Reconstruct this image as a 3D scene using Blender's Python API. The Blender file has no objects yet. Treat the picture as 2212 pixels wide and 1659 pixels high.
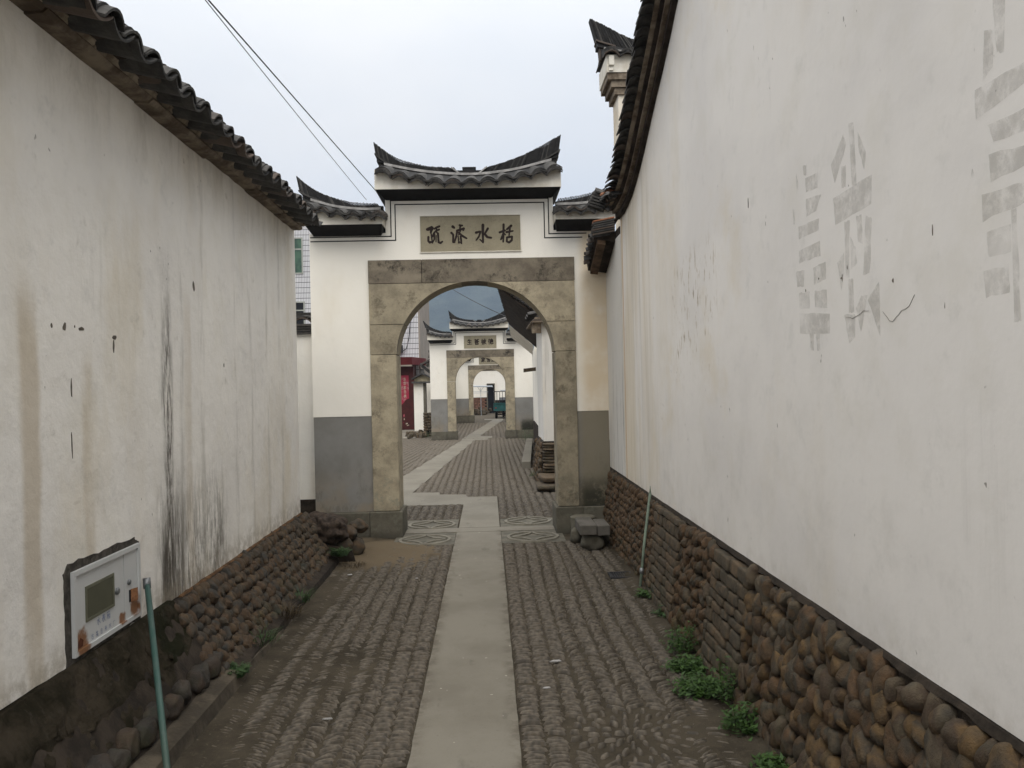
import bpy, bmesh, math, random
import numpy as np
from mathutils import Matrix, Vector, Euler, noise as mnoise
random.seed(7); rng = np.random.default_rng(7)
R = math.radians
sc = bpy.context.scene
col = sc.collection

# ------------------------------------------------------------------ camera
yaw, rho, pit = R(1.73), R(1.3), R(0.05)
Fv = Vector((math.sin(yaw)*math.cos(pit), math.cos(yaw)*math.cos(pit), math.sin(pit)))
R0 = Vector((math.cos(yaw), -math.sin(yaw), 0)); U0 = R0.cross(Fv)
Rv = R0*math.cos(rho) - U0*math.sin(rho); Uv = R0*math.sin(rho) + U0*math.cos(rho)
cam = bpy.data.cameras.new('camera'); co = bpy.data.objects.new('camera', cam); col.objects.link(co)
co.matrix_world = Matrix(((Rv.x, Uv.x, -Fv.x, 0), (Rv.y, Uv.y, -Fv.y, 0), (Rv.z, Uv.z, -Fv.z, 1.6), (0, 0, 0, 1)))
cam.sensor_width = 36; cam.lens = 36*1750/2212; cam.clip_start = .05; cam.clip_end = 6000
sc.camera = co
# ------------------------------------------------------------------ light
sc.view_settings.view_transform = 'Standard'; sc.view_settings.look = 'None'
sc.view_settings.exposure = 0.24; sc.view_settings.gamma = 1
sc.view_settings.use_curve_mapping = False
SUN_EL, SUN_ROT = R(54), R(176)
W = bpy.data.worlds.new('World'); sc.world = W; W.use_nodes = True
nt = W.node_tree; nt.nodes.clear(); L = nt.links.new
def wn(t, **k):
    n = nt.nodes.new(t)
    for a, b in k.items(): setattr(n, a, b)
    return n
out = wn('ShaderNodeOutputWorld'); sky = wn('ShaderNodeTexSky', sky_type='NISHITA', sun_disc=False)
sky.sun_elevation = SUN_EL; sky.sun_rotation = SUN_ROT
b1 = wn('ShaderNodeBackground'); b1.inputs[1].default_value = .07; L(sky.outputs[0], b1.inputs[0])
tc = wn('ShaderNodeTexCoord'); mp = wn('ShaderNodeMapping'); mp.inputs['Scale'].default_value = (1, 1, 2.2)
L(tc.outputs['Generated'], mp.inputs[0])
nz = wn('ShaderNodeTexNoise'); nz.inputs['Scale'].default_value = 2.1; nz.inputs['Detail'].default_value = 5; nz.inputs['Roughness'].default_value = .5
L(mp.outputs[0], nz.inputs[0])
rp = wn('ShaderNodeValToRGB'); L(nz.outputs[0], rp.inputs[0])
rp.color_ramp.elements[0].position = .32; rp.color_ramp.elements[0].color = (.735, .765, .80, 1)
rp.color_ramp.elements[1].position = .66; rp.color_ramp.elements[1].color = (.90, .89, .87, 1)
sx = wn('ShaderNodeSeparateXYZ'); L(tc.outputs['Generated'], sx.inputs[0])
def wm(op, a, b):
    n = wn('ShaderNodeMath', operation=op)
    for i, v in enumerate((a, b)):
        if isinstance(v, (int, float)): n.inputs[i].default_value = v
        else: L(v, n.inputs[i])
    return n.outputs[0]
low = wm('MULTIPLY', wm('SUBTRACT', sx.outputs[2], .30), .75); side = wm('MULTIPLY', sx.outputs[0], -.35)
L(wm('ADD', wm('ADD', nz.outputs[0], low), side), rp.inputs[0])
mr = wn('ShaderNodeMapRange', interpolation_type='SMOOTHSTEP'); mr.inputs[1].default_value = .25; mr.inputs[2].default_value = 1
mr.inputs[3].default_value = 1.10; mr.inputs[4].default_value = 2.5; L(sx.outputs[2], mr.inputs[0])
b2 = wn('ShaderNodeBackground'); L(rp.outputs[0], b2.inputs[0]); L(mr.outputs[0], b2.inputs[1])
mx = wn('ShaderNodeMixShader'); mx.inputs[0].default_value = .9
L(b1.outputs[0], mx.inputs[1]); L(b2.outputs[0], mx.inputs[2]); L(mx.outputs[0], out.inputs[0])
sd = bpy.data.lights.new('sun', 'SUN'); sd.energy = 1.5; sd.angle = R(40); sd.color = (1, .95, .87)
so = bpy.data.objects.new('sun', sd); col.objects.link(so)
sdir = Vector((math.sin(SUN_ROT)*math.cos(SUN_EL), math.cos(SUN_ROT)*math.cos(SUN_EL), math.sin(SUN_EL)))
so.rotation_euler = sdir.to_track_quat('Z', 'Y').to_euler(); so.location = (0, 0, 30)

# ------------------------------------------------------------------ material helper
class M:
    def __init__(s, name, rough=.9, spec=.25):
        s.m = bpy.data.materials.new(name); s.m.use_nodes = True; s.nt = s.m.node_tree
        s.b = s.nt.nodes['Principled BSDF']; s.b.inputs['Roughness'].default_value = rough
        s.b.inputs['Specular IOR Level'].default_value = spec
        s.geo = s.nt.nodes.new('ShaderNodeNewGeometry'); s.sep = s.nt.nodes.new('ShaderNodeSeparateXYZ')
        s.nt.links.new(s.geo.outputs['Position'], s.sep.inputs[0])
        s.x, s.y, s.z = s.sep.outputs
        s._rnd = None
    def put(s, sock, v):
        if isinstance(v, bpy.types.NodeSocket): s.nt.links.new(v, sock)
        elif isinstance(v, (tuple, list)) and len(v) == 3 and sock.type == 'RGBA': sock.default_value = (*v, 1)
        else: sock.default_value = v
    def math(s, op, a, b=0., c=None):
        n = s.nt.nodes.new('ShaderNodeMath'); n.operation = op
        s.put(n.inputs[0], a); s.put(n.inputs[1], b)
        if c is not None: s.put(n.inputs[2], c)
        return n.outputs[0]
    def noise(s, scale, detail=4, rough=.6, st=(1, 1, 1), off=(0, 0, 0), dist=0.):
        mp = s.nt.nodes.new('ShaderNodeMapping'); mp.inputs['Scale'].default_value = st; mp.inputs['Location'].default_value = off
        s.nt.links.new(s.geo.outputs['Position'], mp.inputs[0])
        n = s.nt.nodes.new('ShaderNodeTexNoise'); s.nt.links.new(mp.outputs[0], n.inputs[0])
        n.inputs['Scale'].default_value = scale; n.inputs['Detail'].default_value = detail
        n.inputs['Roughness'].default_value = rough; n.inputs['Distortion'].default_value = dist
        return n.outputs[0]
    def vor(s, scale, feature='DISTANCE_TO_EDGE', st=(1, 1, 1)):
        mp = s.nt.nodes.new('ShaderNodeMapping'); mp.inputs['Scale'].default_value = st
        s.nt.links.new(s.geo.outputs['Position'], mp.inputs[0])
        n = s.nt.nodes.new('ShaderNodeTexVoronoi'); n.feature = feature; n.inputs['Scale'].default_value = scale
        s.nt.links.new(mp.outputs[0], n.inputs[0]); return n.outputs[0]
    def step(s, v, a, b, lo=0., hi=1.):
        n = s.nt.nodes.new('ShaderNodeMapRange'); n.interpolation_type = 'SMOOTHSTEP'
        s.put(n.inputs[0], v); n.inputs[1].default_value = a; n.inputs[2].default_value = b
        n.inputs[3].default_value = lo; n.inputs[4].default_value = hi
        return n.outputs[0]
    def band(s, v, c, hw, soft):
        return s.step(s.math('ABSOLUTE', s.math('SUBTRACT', v, c)), hw, hw+soft, 1., 0.)
    def mul(s, *a):
        r = a[0]
        for b in a[1:]: r = s.math('MULTIPLY', r, b)
        return r
    def add(s, a, b): return s.math('ADD', a, b)
    def rnd(s):
        if s._rnd is None: s._rnd = s.nt.nodes.new('ShaderNodeObjectInfo').outputs['Random']
        return s._rnd
    def mix(s, f, a, b):
        n = s.nt.nodes.new('ShaderNodeMix'); n.data_type = 'RGBA'
        s.put(n.inputs[0], f); s.put(n.inputs[6], a); s.put(n.inputs[7], b); return n.outputs[2]
    def scl(s, c, f):
        n = s.nt.nodes.new('ShaderNodeVectorMath'); n.operation = 'SCALE'; s.put(n.inputs[0], c); s.put(n.inputs[3], f); return n.outputs[0]
    def color(s, c): s.put(s.b.inputs['Base Color'], c); return s
    def bump(s, h, strength=.5, dist=.01):
        n = s.nt.nodes.new('ShaderNodeBump'); n.inputs['Strength'].default_value = strength; n.inputs['Distance'].default_value = dist
        s.put(n.inputs['Height'], h); s.nt.links.new(n.outputs[0], s.b.inputs['Normal']); return s

def plain(name, c, rough=.8, var=.25, sc_=9, bumpd=.003, spec=.25, c2=None, metal=0.):
    m = M(name, rough, spec); n = m.noise(sc_, 5, .65)
    c2 = c2 or tuple(v*(1-var) for v in c)
    m.color(m.mix(m.step(n, .35, .65), tuple(v*(1+var*.5) for v in c), c2)); m.bump(m.noise(sc_*6, 4), .5, bumpd)
    m.b.inputs['Metallic'].default_value = metal
    return m.m

def plaster_base(name, base=(.74, .715, .67), streak=.5, patch=.35, warm=.3):
    m = M(name, .93, .12)
    big = m.noise(.9, 5, .6); med = m.noise(3.1, 5, .65, off=(3, 1, 7))
    c = m.mix(m.mul(m.step(big, .4, .68), patch), base, tuple(v*f for v, f in zip(base, (.80, .80, .82))))
    c = m.mix(m.mul(m.step(med, .5, .72), patch*.8), c, tuple(v*f for v, f in zip(base, (.86, .85, .80))))
    wf = m.noise(1.3, 4, .6, st=(1, 1, .35), off=(9, 2, 1))
    c = m.mix(m.mul(m.step(wf, .52, .74), warm), c, (.60, .52, .38))
    s1 = m.noise(6, 6, .75, st=(1, 1, .06)); s2 = m.noise(22, 4, .7, st=(1, 1, .05), off=(5, 5, 5)); gate = m.noise(1.1, 3, .5, off=(4, 8, 2))
    c = m.mix(m.mul(m.step(s1, .55, .78), m.step(gate, .48, .70), streak), c, (.42, .40, .36))
    c = m.mix(m.mul(m.step(m.noise(5.5, 6, .75, off=(2, 9, 4)), .54, .70), patch*.7), c, (.56, .545, .51))
    c = m.mix(m.mul(m.step(s2, .60, .78), m.step(gate, .48, .66), streak*.8), c, (.27, .26, .23))
    # little specks and chips
    sp = m.noise(38, 2, .5, st=(1, 1, .55), off=(1, 1, 1)); sg = m.noise(2.3, 3, .6, off=(7, 7, 7))
    c = m.mix(m.mul(m.step(sp, .735, .76), m.step(sg, .5, .6)), c, (.22, .20, .17))
    hb = m.add(m.mul(m.noise(2.2, 6, .6), 2.2), m.mul(m.noise(40, 4, .7), .05))
    m._c = c; m._h = hb
    return m

# left wall plaster -------------------------------------------------
m = plaster_base('plaster_left', (.82, .79, .735), .42, .5, .35); c = m._c
fine = m.noise(30, 7, .8, st=(1, 1, .16)); rag = m.noise(9, 5, .7, st=(1, 1, .12), off=(2, 2, 2))
wob = m.add(m.y, m.mul(m.math('SUBTRACT', m.noise(2, 3, .6, st=(1, 1, .5)), .5), .16))
# long black run of damp from z 2.3 down, widening over the lower part
k1 = m.mul(m.band(wob, 4.41, .025, .07), m.step(m.z, 2.45, 1.75), m.step(fine, .36, .62))
c = m.mix(m.mul(k1, .95), c, (.06, .05, .04))
k2 = m.mul(m.step(m.y, 4.15, 4.35), m.step(m.y, 5.45, 5.2), m.step(m.z, 1.35, .55), m.step(fine, .40, .60))
c = m.mix(m.mul(k2, .85), c, (.10, .088, .07))
k2b = m.mul(m.step(m.y, 4.2, 4.32), m.step(m.y, 4.75, 4.5), m.step(m.z, 1.3, .7), m.step(rag, .42, .6))
c = m.mix(m.mul(k2b, .9), c, (.07, .06, .048))
# ochre runs
for yc, zt, hw, a in ((3.10, 2.1, .035, .55), (3.53, 1.97, .02, .5), (4.72, 2.25, .03, .3), (2.86, 1.0, .05, .4)):
    k = m.mul(m.band(wob, yc, hw, .05), m.step(m.z, zt, zt-.25), m.step(m.noise(3, 4, .6, st=(1, 1, .3), off=(yc, 0, 0)), .3, .6))
    c = m.mix(m.mul(k, a), c, (.43, .34, .22))
for yc in (4.62, 5.6, 5.95, 6.4, 6.8, 4.95):
    k = m.mul(m.band(wob, yc, .008, .05), m.step(rag, .42, .62)); c = m.mix(m.mul(k, .4), c, (.33, .31, .27))
c = m.mix(m.mul(m.step(m.noise(1.4, 5, .65, st=(1, 1, .4), off=(4, 4, 1)), .52, .72), .4), c, (.60, .52, .37))
c = m.mix(m.mul(m.step(m.noise(7, 6, .75, off=(4, 9, 1)), .56, .72), m.step(m.noise(1.5, 3, .6, off=(1, 9, 1)), .45, .6), .55), c, (.45, .42, .36))
# mottled darker tone towards the eave and along the foot
c = m.mix(m.mul(m.step(m.z, 2.5, 3.08), m.step(m.noise(4, 5, .7, st=(1, 1, .35)), .42, .72), .5), c, (.40, .37, .31))
c = m.mix(m.mul(m.step(m.z, .68, .5), m.step(m.noise(14, 5, .7), .35, .6), .6), c, (.30, .26, .20))
PL_LEFT = m.color(c).bump(m._h, .55, .02).m
# right wall plaster ------------------------------------------------
m = plaster_base('plaster_right', (.78, .75, .71), .25, .42, .32); c = m._c
st = m.noise(11, 5, .7, st=(1, 1, .05), off=(6, 1, 0))
c = m.mix(m.mul(m.step(m.y, 5.6, 7.0), m.step(st, .45, .68), .5), c, (.42, .38, .31))
c = m.mix(m.mul(m.step(m.y, 5.4, 7.6), m.step(m.noise(3, 4, .6, st=(1, 1, .15)), .3, .6), .55), c, (.64, .55, .40))
c = m.mix(m.mul(m.step(m.noise(2.6, 6, .7, off=(8, 4, 4)), .5, .7), m.step(m.z, 2.2, .8), .35), c, (.56, .54, .50))
c = m.mix(m.mul(m.band(m.y, 7.62, .012, .02), .7), c, (.52, .33, .16))
pn = m.noise(24, 5, .65, st=(1, 1, .30)); pg = m.noise(5, 3, .6, off=(3, 3, 3))
pk = m.mul(m.step(m.y, 4.45, 4.65), m.step(m.y, 5.75, 5.45), m.step(m.z, 1.5, 1.75), m.step(m.z, 2.5, 2.3))
c = m.mix(m.mul(pk, m.step(pn, .55, .60), m.step(pg, .44, .56), .6), c, (.40, .32, .21))
c = m.mix(m.mul(pk, m.step(pn, .645, .665), m.step(pg, .46, .52), .7), c, (.20, .165, .13))
wl = m.math('ABSOLUTE', m.math('SUBTRACT', m.noise(1.15, 5, .6, off=(0, 0, 3)), .52))
ck = m.mul(m.step(wl, .0024, .0010), m.step(m.noise(1.7, 2, .5, off=(5, 2, 8)), .56, .62), m.step(m.y, 4.5, 3.5))
c = m.mix(m.mul(m.step(m.noise(1.1, 5, .65, off=(8, 1, 2)), .52, .7), m.step(m.y, 3.0, 4.6), .45), c, (.66, .58, .44))
c = m.mix(m.mul(m.step(m.z, .8, .69), m.step(m.noise(8, 5, .7), .4, .7), .35), c, (.40, .36, .30))
PL_RIGHT = m.color(c).bump(m._h, .22, .013).m
m = plaster_base('plaster_gate', (.82, .79, .72), .18, .25, .4)
c = m.mix(m.mul(m.step(m.x, .95, 1.1), m.step(m.y, 12, 9), m.step(m.noise(1.6, 4, .6), .25, .6), .8), m._c, (.60, .48, .32))
PL_GATE = m.color(c).bump(m._h, .3, .01).m
m = plaster_base('plaster_streaked', (.66, .64, .60), 1.0, .4, .3)
c = m.mix(m.mul(m.step(m.noise(14, 5, .7, st=(1, 1, .04)), .52, .66), m.step(m.z, 2.2, 1.0), .7), m._c, (.12, .11, .10))
PL_STREAK = m.color(c).bump(m._h, .4, .015).m
m = plaster_base('plaster_low_wall', (.74, .72, .67), .5, .4, .4); PL_LOW = m.color(m._c).bump(m._h, .4, .015).m
# grey dado
m = M('grey_dado', .85, .2); n = m.noise(2.5, 6, .65)
c = m.mix(m.step(n, .35, .7), (.22, .216, .205), (.18, .175, .162))
c = m.mix(m.mul(m.step(m.z, .85, .3), m.step(m.noise(3, 4, .6), .3, .6), .6), c, (.25, .20, .135))
c = m.mix(m.mul(m.step(m.z, .66, .38), m.step(m.x, .9, 1.05), m.step(m.noise(7, 5, .7), .3, .55), .95), c, (.045, .045, .035))
c = m.mix(m.mul(m.step(m.x, .9, 1.05), m.step(m.y, 12, 9), .7), c, (.205, .175, .115))
c = m.mix(m.mul(m.step(m.z, 1.15, .3), m.step(m.noise(9, 6, .75, st=(1, 1, .5), off=(1, 1, 1)), .5, .66), .5), c, (.11, .10, .08))
c = m.mix(m.mul(m.step(m.z, .66, .38), m.step(m.x, .9, 1.05), m.step(m.noise(7, 5, .7, off=(3, 0, 0)), .3, .5), .9), c, (.03, .03, .022))
DADO = m.color(c).bump(m.noise(30, 5, .7), .3, .004).m
# gate stone
def stone_mat(name, c1, c2, dark, dk=.5, lichen=0.):
    m = M(name, .88, .2); n = m.noise(5, 6, .7); n2 = m.noise(45, 4, .7); n3 = m.noise(3.6, 7, .8, off=(1, 5, 2)); r = m.rnd()
    c = m.mix(m.step(n, .35, .7), c1, c2)
    c = m.mix(m.mul(m.step(n3, .5, .68), dk), c, dark)
    c = m.mix(m.mul(m.step(n2, .62, .72), .6), c, tuple(v*.45 for v in c2))
    pit = m.vor(55, 'F1'); c = m.mix(m.mul(m.step(pit, .16, .08), m.step(n, .45, .6), .7), c, (.05, .045, .035))
    if lichen:
        c = m.mix(m.mul(m.step(m.noise(13, 5, .75), .52, .6), m.step(m.z, .85, .45), lichen), c, (.17, .175, .14))
        c = m.mix(m.mul(m.step(m.z, .12, .0), .7), c, (.05, .045, .035))
    c = m.scl(c, m.math('MULTIPLY_ADD', r, .3, .85))
    h = m.add(m.mul(m.noise(14, 6, .7), 1.), m.mul(n2, .4)); m.color(c).bump(h, .7, .008); return m.m
STONE = stone_mat('tuff_stone', (.345, .30, .215), (.21, .182, .132), (.11, .092, .066), .8, .5)
STONE_D = stone_mat('lintel_stone', (.20, .172, .13), (.115, .097, .075), (.035, .030, .024), 1.)
STONE_P = stone_mat('plaque_stone', (.315, .28, .20), (.25, .225, .16), (.15, .135, .10), .4)
STONE_G = stone_mat('plinth_stone', (.12, .11, .085), (.085, .078, .06), (.045, .038, .026), .6, .25)
STONE_B = stone_mat('bench_stone', (.13, .12, .105), (.09, .083, .07), (.045, .04, .033), .4)
# path slab concrete
m = M('path_concrete', .85, .25); n = m.noise(1.6, 6, .65); n2 = m.noise(60, 3, .7)
c = m.mix(m.step(n, .35, .7), (.190, .175, .143), (.150, .136, .109))
edge = m.mul(m.step(m.math('ABSOLUTE', m.add(m.x, .1315)), .16, .245), m.step(m.noise(7, 6, .75, off=(2, 2, 2)), .40, .66), m.step(m.y, 9.2, 8.6))
c = m.mix(m.mul(edge, .75), c, (.075, .061, .044))
c = m.mix(m.mul(m.step(m.noise(11, 6, .8, st=(1, .6, 1), off=(7, 1, 2)), .60, .72), .45), c, (.095, .08, .06))
c = m.mix(m.mul(m.step(n2, .6, .75), .5), c, (.10, .09, .072))
c = m.mix(m.mul(m.step(m.noise(5, 4, .6, st=(1, .4, 1)), .63, .7), .4), c, (.085, .078, .062))
c = m.mix(m.mul(m.step(m.noise(24, 2, .5, off=(3, 0, 0)), .74, .77), .6), c, (.50, .47, .40))
PATH = m.color(c).bump(m.add(m.noise(90, 3, .7), m.mul(m.noise(4, 4), 2)), .35, .003).m
COIN = plain('coin_slab_concrete', (.115, .106, .084), .9, .3, 8, .004)
COINR = plain('coin_relief_concrete', (.175, .162, .13), .9, .2, 8, .003)
# dirt
m = M('packed_dirt', .97, .1); n = m.noise(2.0, 7, .7); n2 = m.noise(28, 6, .75)
c = m.mix(m.step(n, .35, .68), (.073, .061, .044), (.038, .032, .023))
c = m.mix(m.step(n2, .5, .75, 0, .6), c, (.105, .085, .060))
mud = m.mul(m.band(m.add(m.x, m.mul(m.math('SUBTRACT', n, .5), .8)), -1.0, .35, .3), m.band(m.add(m.y, m.mul(m.math('SUBTRACT', n, .5), 1.2)), 7.8, .45, .45))
c = m.mix(m.mul(mud, .75), c, (.150, .115, .074))
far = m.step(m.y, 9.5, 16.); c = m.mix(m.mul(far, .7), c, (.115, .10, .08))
c = m.mix(m.mul(m.step(m.noise(70, 2, .5), .72, .76), .7), c, (.28, .25, .21))
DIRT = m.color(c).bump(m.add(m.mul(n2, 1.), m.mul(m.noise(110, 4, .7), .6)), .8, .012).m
# pebbles
m = M('paving_pebble', .72, .3); n = m.noise(9, 3, .6); r = m.noise(33, 1, .5, st=(1, 1, 0))
c = m.mix(m.step(r, .3, .7), (.052, .045, .036), (.142, .121, .095))
c = m.mix(m.step(m.noise(31, 1, .5, st=(1, 1, 0), off=(9, 3, 0)), .55, .72, 0, .6), c, (.105, .082, .056))
c = m.mix(m.step(m.noise(60, 4, .7), .4, .62, 0, .35), c, (.058, .047, .034))
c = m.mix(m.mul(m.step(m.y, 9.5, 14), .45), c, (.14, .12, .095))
c = m.mix(m.mul(m.step(n, .45, .7), .4), c, (.075, .061, .043))
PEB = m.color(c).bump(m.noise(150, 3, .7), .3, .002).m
# cobbles in walls
def cob(name, pal, moss=0.):
    m = M(name, .8, .25); r = m.rnd(); nb = m.noise(11, 1, .5)
    rr = m.math('FRACT', m.add(r, m.mul(nb, 1.)))
    rp = m.nt.nodes.new('ShaderNodeValToRGB'); rp.color_ramp.interpolation = 'LINEAR'; m.put(rp.inputs[0], rr)
    els = rp.color_ramp.elements
    for i, p in enumerate(pal):
        e = els[i] if i < 2 else els.new(1)
    for i, p in enumerate(pal): els[i].position = i/(len(pal)-1); els[i].color = (*p, 1)
    c = rp.outputs[0]
    c = m.mix(m.mul(m.step(m.noise(30, 5, .7), .4, .7), .5), c, (.030, .023, .018))
    c = m.mix(m.mul(m.step(m.noise(90, 3, .7), .66, .74), .3), c, (.18, .155, .12))
    if moss: c = m.mix(m.mul(m.step(m.noise(4, 5, .7), .5, .65), m.step(m.z, .35, .05), moss), c, (.035, .045, .02))
    m.color(c).bump(m.add(m.noise(40, 5, .7), m.mul(m.noise(160, 3), .4)), .8, .009); return m.m
COB = cob('wall_cobble', [(0.071, 0.052, 0.032), (0.101, 0.060, 0.031), (0.059, 0.049, 0.035), (0.131, 0.083, 0.038), (0.066, 0.046, 0.031), (0.098, 0.077, 0.050), (0.052, 0.046, 0.035)], .5)
COBL = cob('wall_cobble_left', [(0.074, 0.052, 0.034), (0.087, 0.055, 0.032), (0.058, 0.050, 0.038), (0.102, 0.068, 0.039), (0.045, 0.045, 0.041), (0.063, 0.049, 0.035)], .5)
BRK = cob('wall_stone_brick', [(0.103, 0.076, 0.048), (0.072, 0.058, 0.039), (0.127, 0.088, 0.053), (0.087, 0.069, 0.046), (0.060, 0.052, 0.038)], .5)
MORT = plain('dark_mortar', (.034, .026, .019), .95, .5, 9, .01)
MORT_O = plain('clay_mortar', (.12, .065, .03), .95, .5, 14, .01)
m = M('mossy_render', .95, .1); n = m.noise(5, 7, .7); n2 = m.noise(2.2, 4, .6)
c = m.mix(m.step(n, .38, .64), (.075, .060, .042), (.028, .024, .014))
c = m.mix(m.mul(m.step(n2, .46, .62), m.step(m.y, 3.2, 4.2), .8), c, (.017, .020, .008))
c = m.mix(m.mul(m.step(m.noise(16, 5, .75, st=(1, 1, .25)), .56, .68), m.step(m.z, .25, .5), .55), c, (.10, .085, .066))
MOSS = m.color(c).bump(m.noise(14, 8, .8), 1., .05).m
# roof tiles
m = M('grey_roof_tile', .78, .3); r = m.rnd(); n = m.noise(14, 5, .7)
c = m.mix(m.step(n, .35, .7), (.034, .033, .032), (.070, .066, .061))
c = m.mix(m.step(r, .80, 1., 0, .6), c, (.085, .058, .042))
c = m.mix(m.step(m.noise(50, 3, .7), .6, .75, 0, .5), c, (.12, .115, .105))
c = m.scl(c, m.math('MULTIPLY_ADD', r, .6, .75)); TILE = m.color(c).bump(m.noise(60, 4), .4, .004).m
RIDGE = plain('ridge_tile', (.018, .0175, .018), .75, .4, 20, .003)
LINE = plain('ridge_lime_band', (.33, .32, .31), .85, .3, 15, .003)
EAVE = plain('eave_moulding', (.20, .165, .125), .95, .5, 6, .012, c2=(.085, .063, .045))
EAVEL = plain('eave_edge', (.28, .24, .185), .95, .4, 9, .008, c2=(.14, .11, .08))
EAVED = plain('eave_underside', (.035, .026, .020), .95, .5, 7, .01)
BLACK = plain('black_paint', (.010, .010, .011), .8, .3, 8, .002)
FASC = M('fascia_plaster', .92, .15)
FASC.color(FASC.mix(FASC.mul(FASC.step(FASC.noise(5, 5, .7), .4, .7), .6), (.72, .69, .62), (.50, .44, .34))).bump(FASC.noise(30, 4), .3, .004); FASC = FASC.m
INK = plain('ink_brown', (.022, .013, .011), .7, .3, 30, .001)
TERRA = plain('orange_tile', (.30, .13, .07), .85, .35, 20, .004)
WOOD = plain('old_wood', (.10, .075, .05), .85, .4, 12, .004)
REDP = plain('dark_red_paint', (.055, .010, .009), .55, .25, 5, .001)
REDC = plain('red_canopy', (.12, .018, .021), .5, .2, 4, .001)
DARK = plain('dark_interior', (.010, .011, .014), .8, .2, 4, .001)
MWHITE = plain('enamel_white', (.60, .61, .61), .4, .08, 5, .0005, .5)
GLASSD = M('meter_glass', .18, .5); GLASSD.color(GLASSD.mix(GLASSD.noise(9, 4), (.05, .055, .035), (.085, .085, .055))); GLASSD = GLASSD.m
STEEL = plain('zinc', (.22, .23, .235), .45, .25, 20, .0005, .5, metal=.6)
m = M('green_pipe_paint', .55, .35); c = m.mix(m.step(m.noise(14, 5, .7), .4, .72), (.035, .085, .072), (.06, .10, .088))
GPIPE = m.color(m.mix(m.mul(m.step(m.z, .35, 0), .6), c, (.07, .075, .055))).m
RPIPE = plain('grey_green_pipe', (.17, .215, .165), .6, .3, 9, .001)
WIRE = plain('black_cable', (.018, .018, .02), .6, .1, 9, .0005)
BRICKR = plain('red_brick', (.16, .085, .06), .9, .35, 8, .005)
TEAL = plain('teal_truck_paint', (.012, .085, .085), .45, .3, 5, .0005, .5)
RUBBER = plain('rubber', (.015, .015, .015), .8, .2, 9, .001)
IRON = plain('dark_iron', (.03, .03, .033), .6, .3, 12, .001)
PIPEW = plain('pale_pipe', (.38, .42, .46), .5, .2, 6, .001)
TANW = plain('tan_render', (.27, .235, .20), .9, .15, 1.5, .003)
GREENG = M('green_window_glass', .15, .5); GREENG.color(GREENG.mix(GREENG.step(GREENG.noise(1.5, 3), .4, .6), (.022, .055, .038), (.05, .115, .07))); GREENG = GREENG.m
WFRAME = plain('window_frame', (.32, .33, .30), .6, .1, 5, .001)
APRON = plain('worn_concrete', (.19, .17, .14), .95, .3, 2.5, .004)
# tiled facade
m = M('white_tile_facade', .35, .45)
bt = m.nt.nodes.new('ShaderNodeTexBrick'); cmb = m.nt.nodes.new('ShaderNodeCombineXYZ'); m.put(cmb.inputs[0], m.add(m.x, m.y)); m.put(cmb.inputs[1], m.z)
m.nt.links.new(cmb.outputs[0], bt.inputs[0]); bt.offset = 0; bt.squash = 1
for k_, v_ in (('Scale', 1.), ('Mortar Size', .006), ('Brick Width', .062), ('Row Height', .207), ('Mortar Smooth', .1)): bt.inputs[k_].default_value = v_
bt.inputs['Color1'].default_value = (.60, .60, .62, 1); bt.inputs['Color2'].default_value = (.55, .55, .57, 1); bt.inputs['Mortar'].default_value = (.06, .06, .065, 1)
zf = m.math('ABSOLUTE', m.math('SUBTRACT', m.math('FRACT', m.math('DIVIDE', m.z, .207)), .5))
FACADE = m.color(m.mix(m.step(zf, .435, .46), bt.outputs[0], (.05, .05, .055))).bump(bt.outputs[1], .3, -.004).m
# pink couplet
m = M('pink_paper', .8, .1); n = m.noise(7, 5, .7)
PINK = m.color(m.mix(m.step(n, .52, .66), (.30, .035, .06), (.36, .17, .18))).m
FADEP = plain('faded_gold_ink', (.42, .36, .28), .8, .3, 10, .001)
# faded strokes on the white wall: only grime, ragged
def decal(name, colr, lo, hi, a):
    m = M(name, .95, .1); n = m.noise(14, 6, .75); n2 = m.noise(3, 3, .6)
    m.color(m.mix(m.noise(20, 4), colr, tuple(v*.85 for v in colr)))
    m.put(m.b.inputs['Alpha'], m.mul(m.step(n, lo, hi), m.step(n2, .2, .5), a)); return m.m
DECAL = decal('faded_grey_paint', (.47, .45, .41), .30, .60, .30)
# leaves
def leaf(name, a, b):
    m = M(name, .6, .3); m.color(m.mix(m.step(m.noise(25, 3), .35, .65), a, b))
    m.b.inputs['Transmission Weight'].default_value = 0; return m.m
LEAF = leaf('weed_leaf', (.040, .085, .015), (.022, .05, .010)); LEAF2 = leaf('fern_leaf', (.045, .09, .028), (.028, .055, .018)); DRY = leaf('dry_grass', (.085, .06, .032), (.05, .038, .02))

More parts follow.
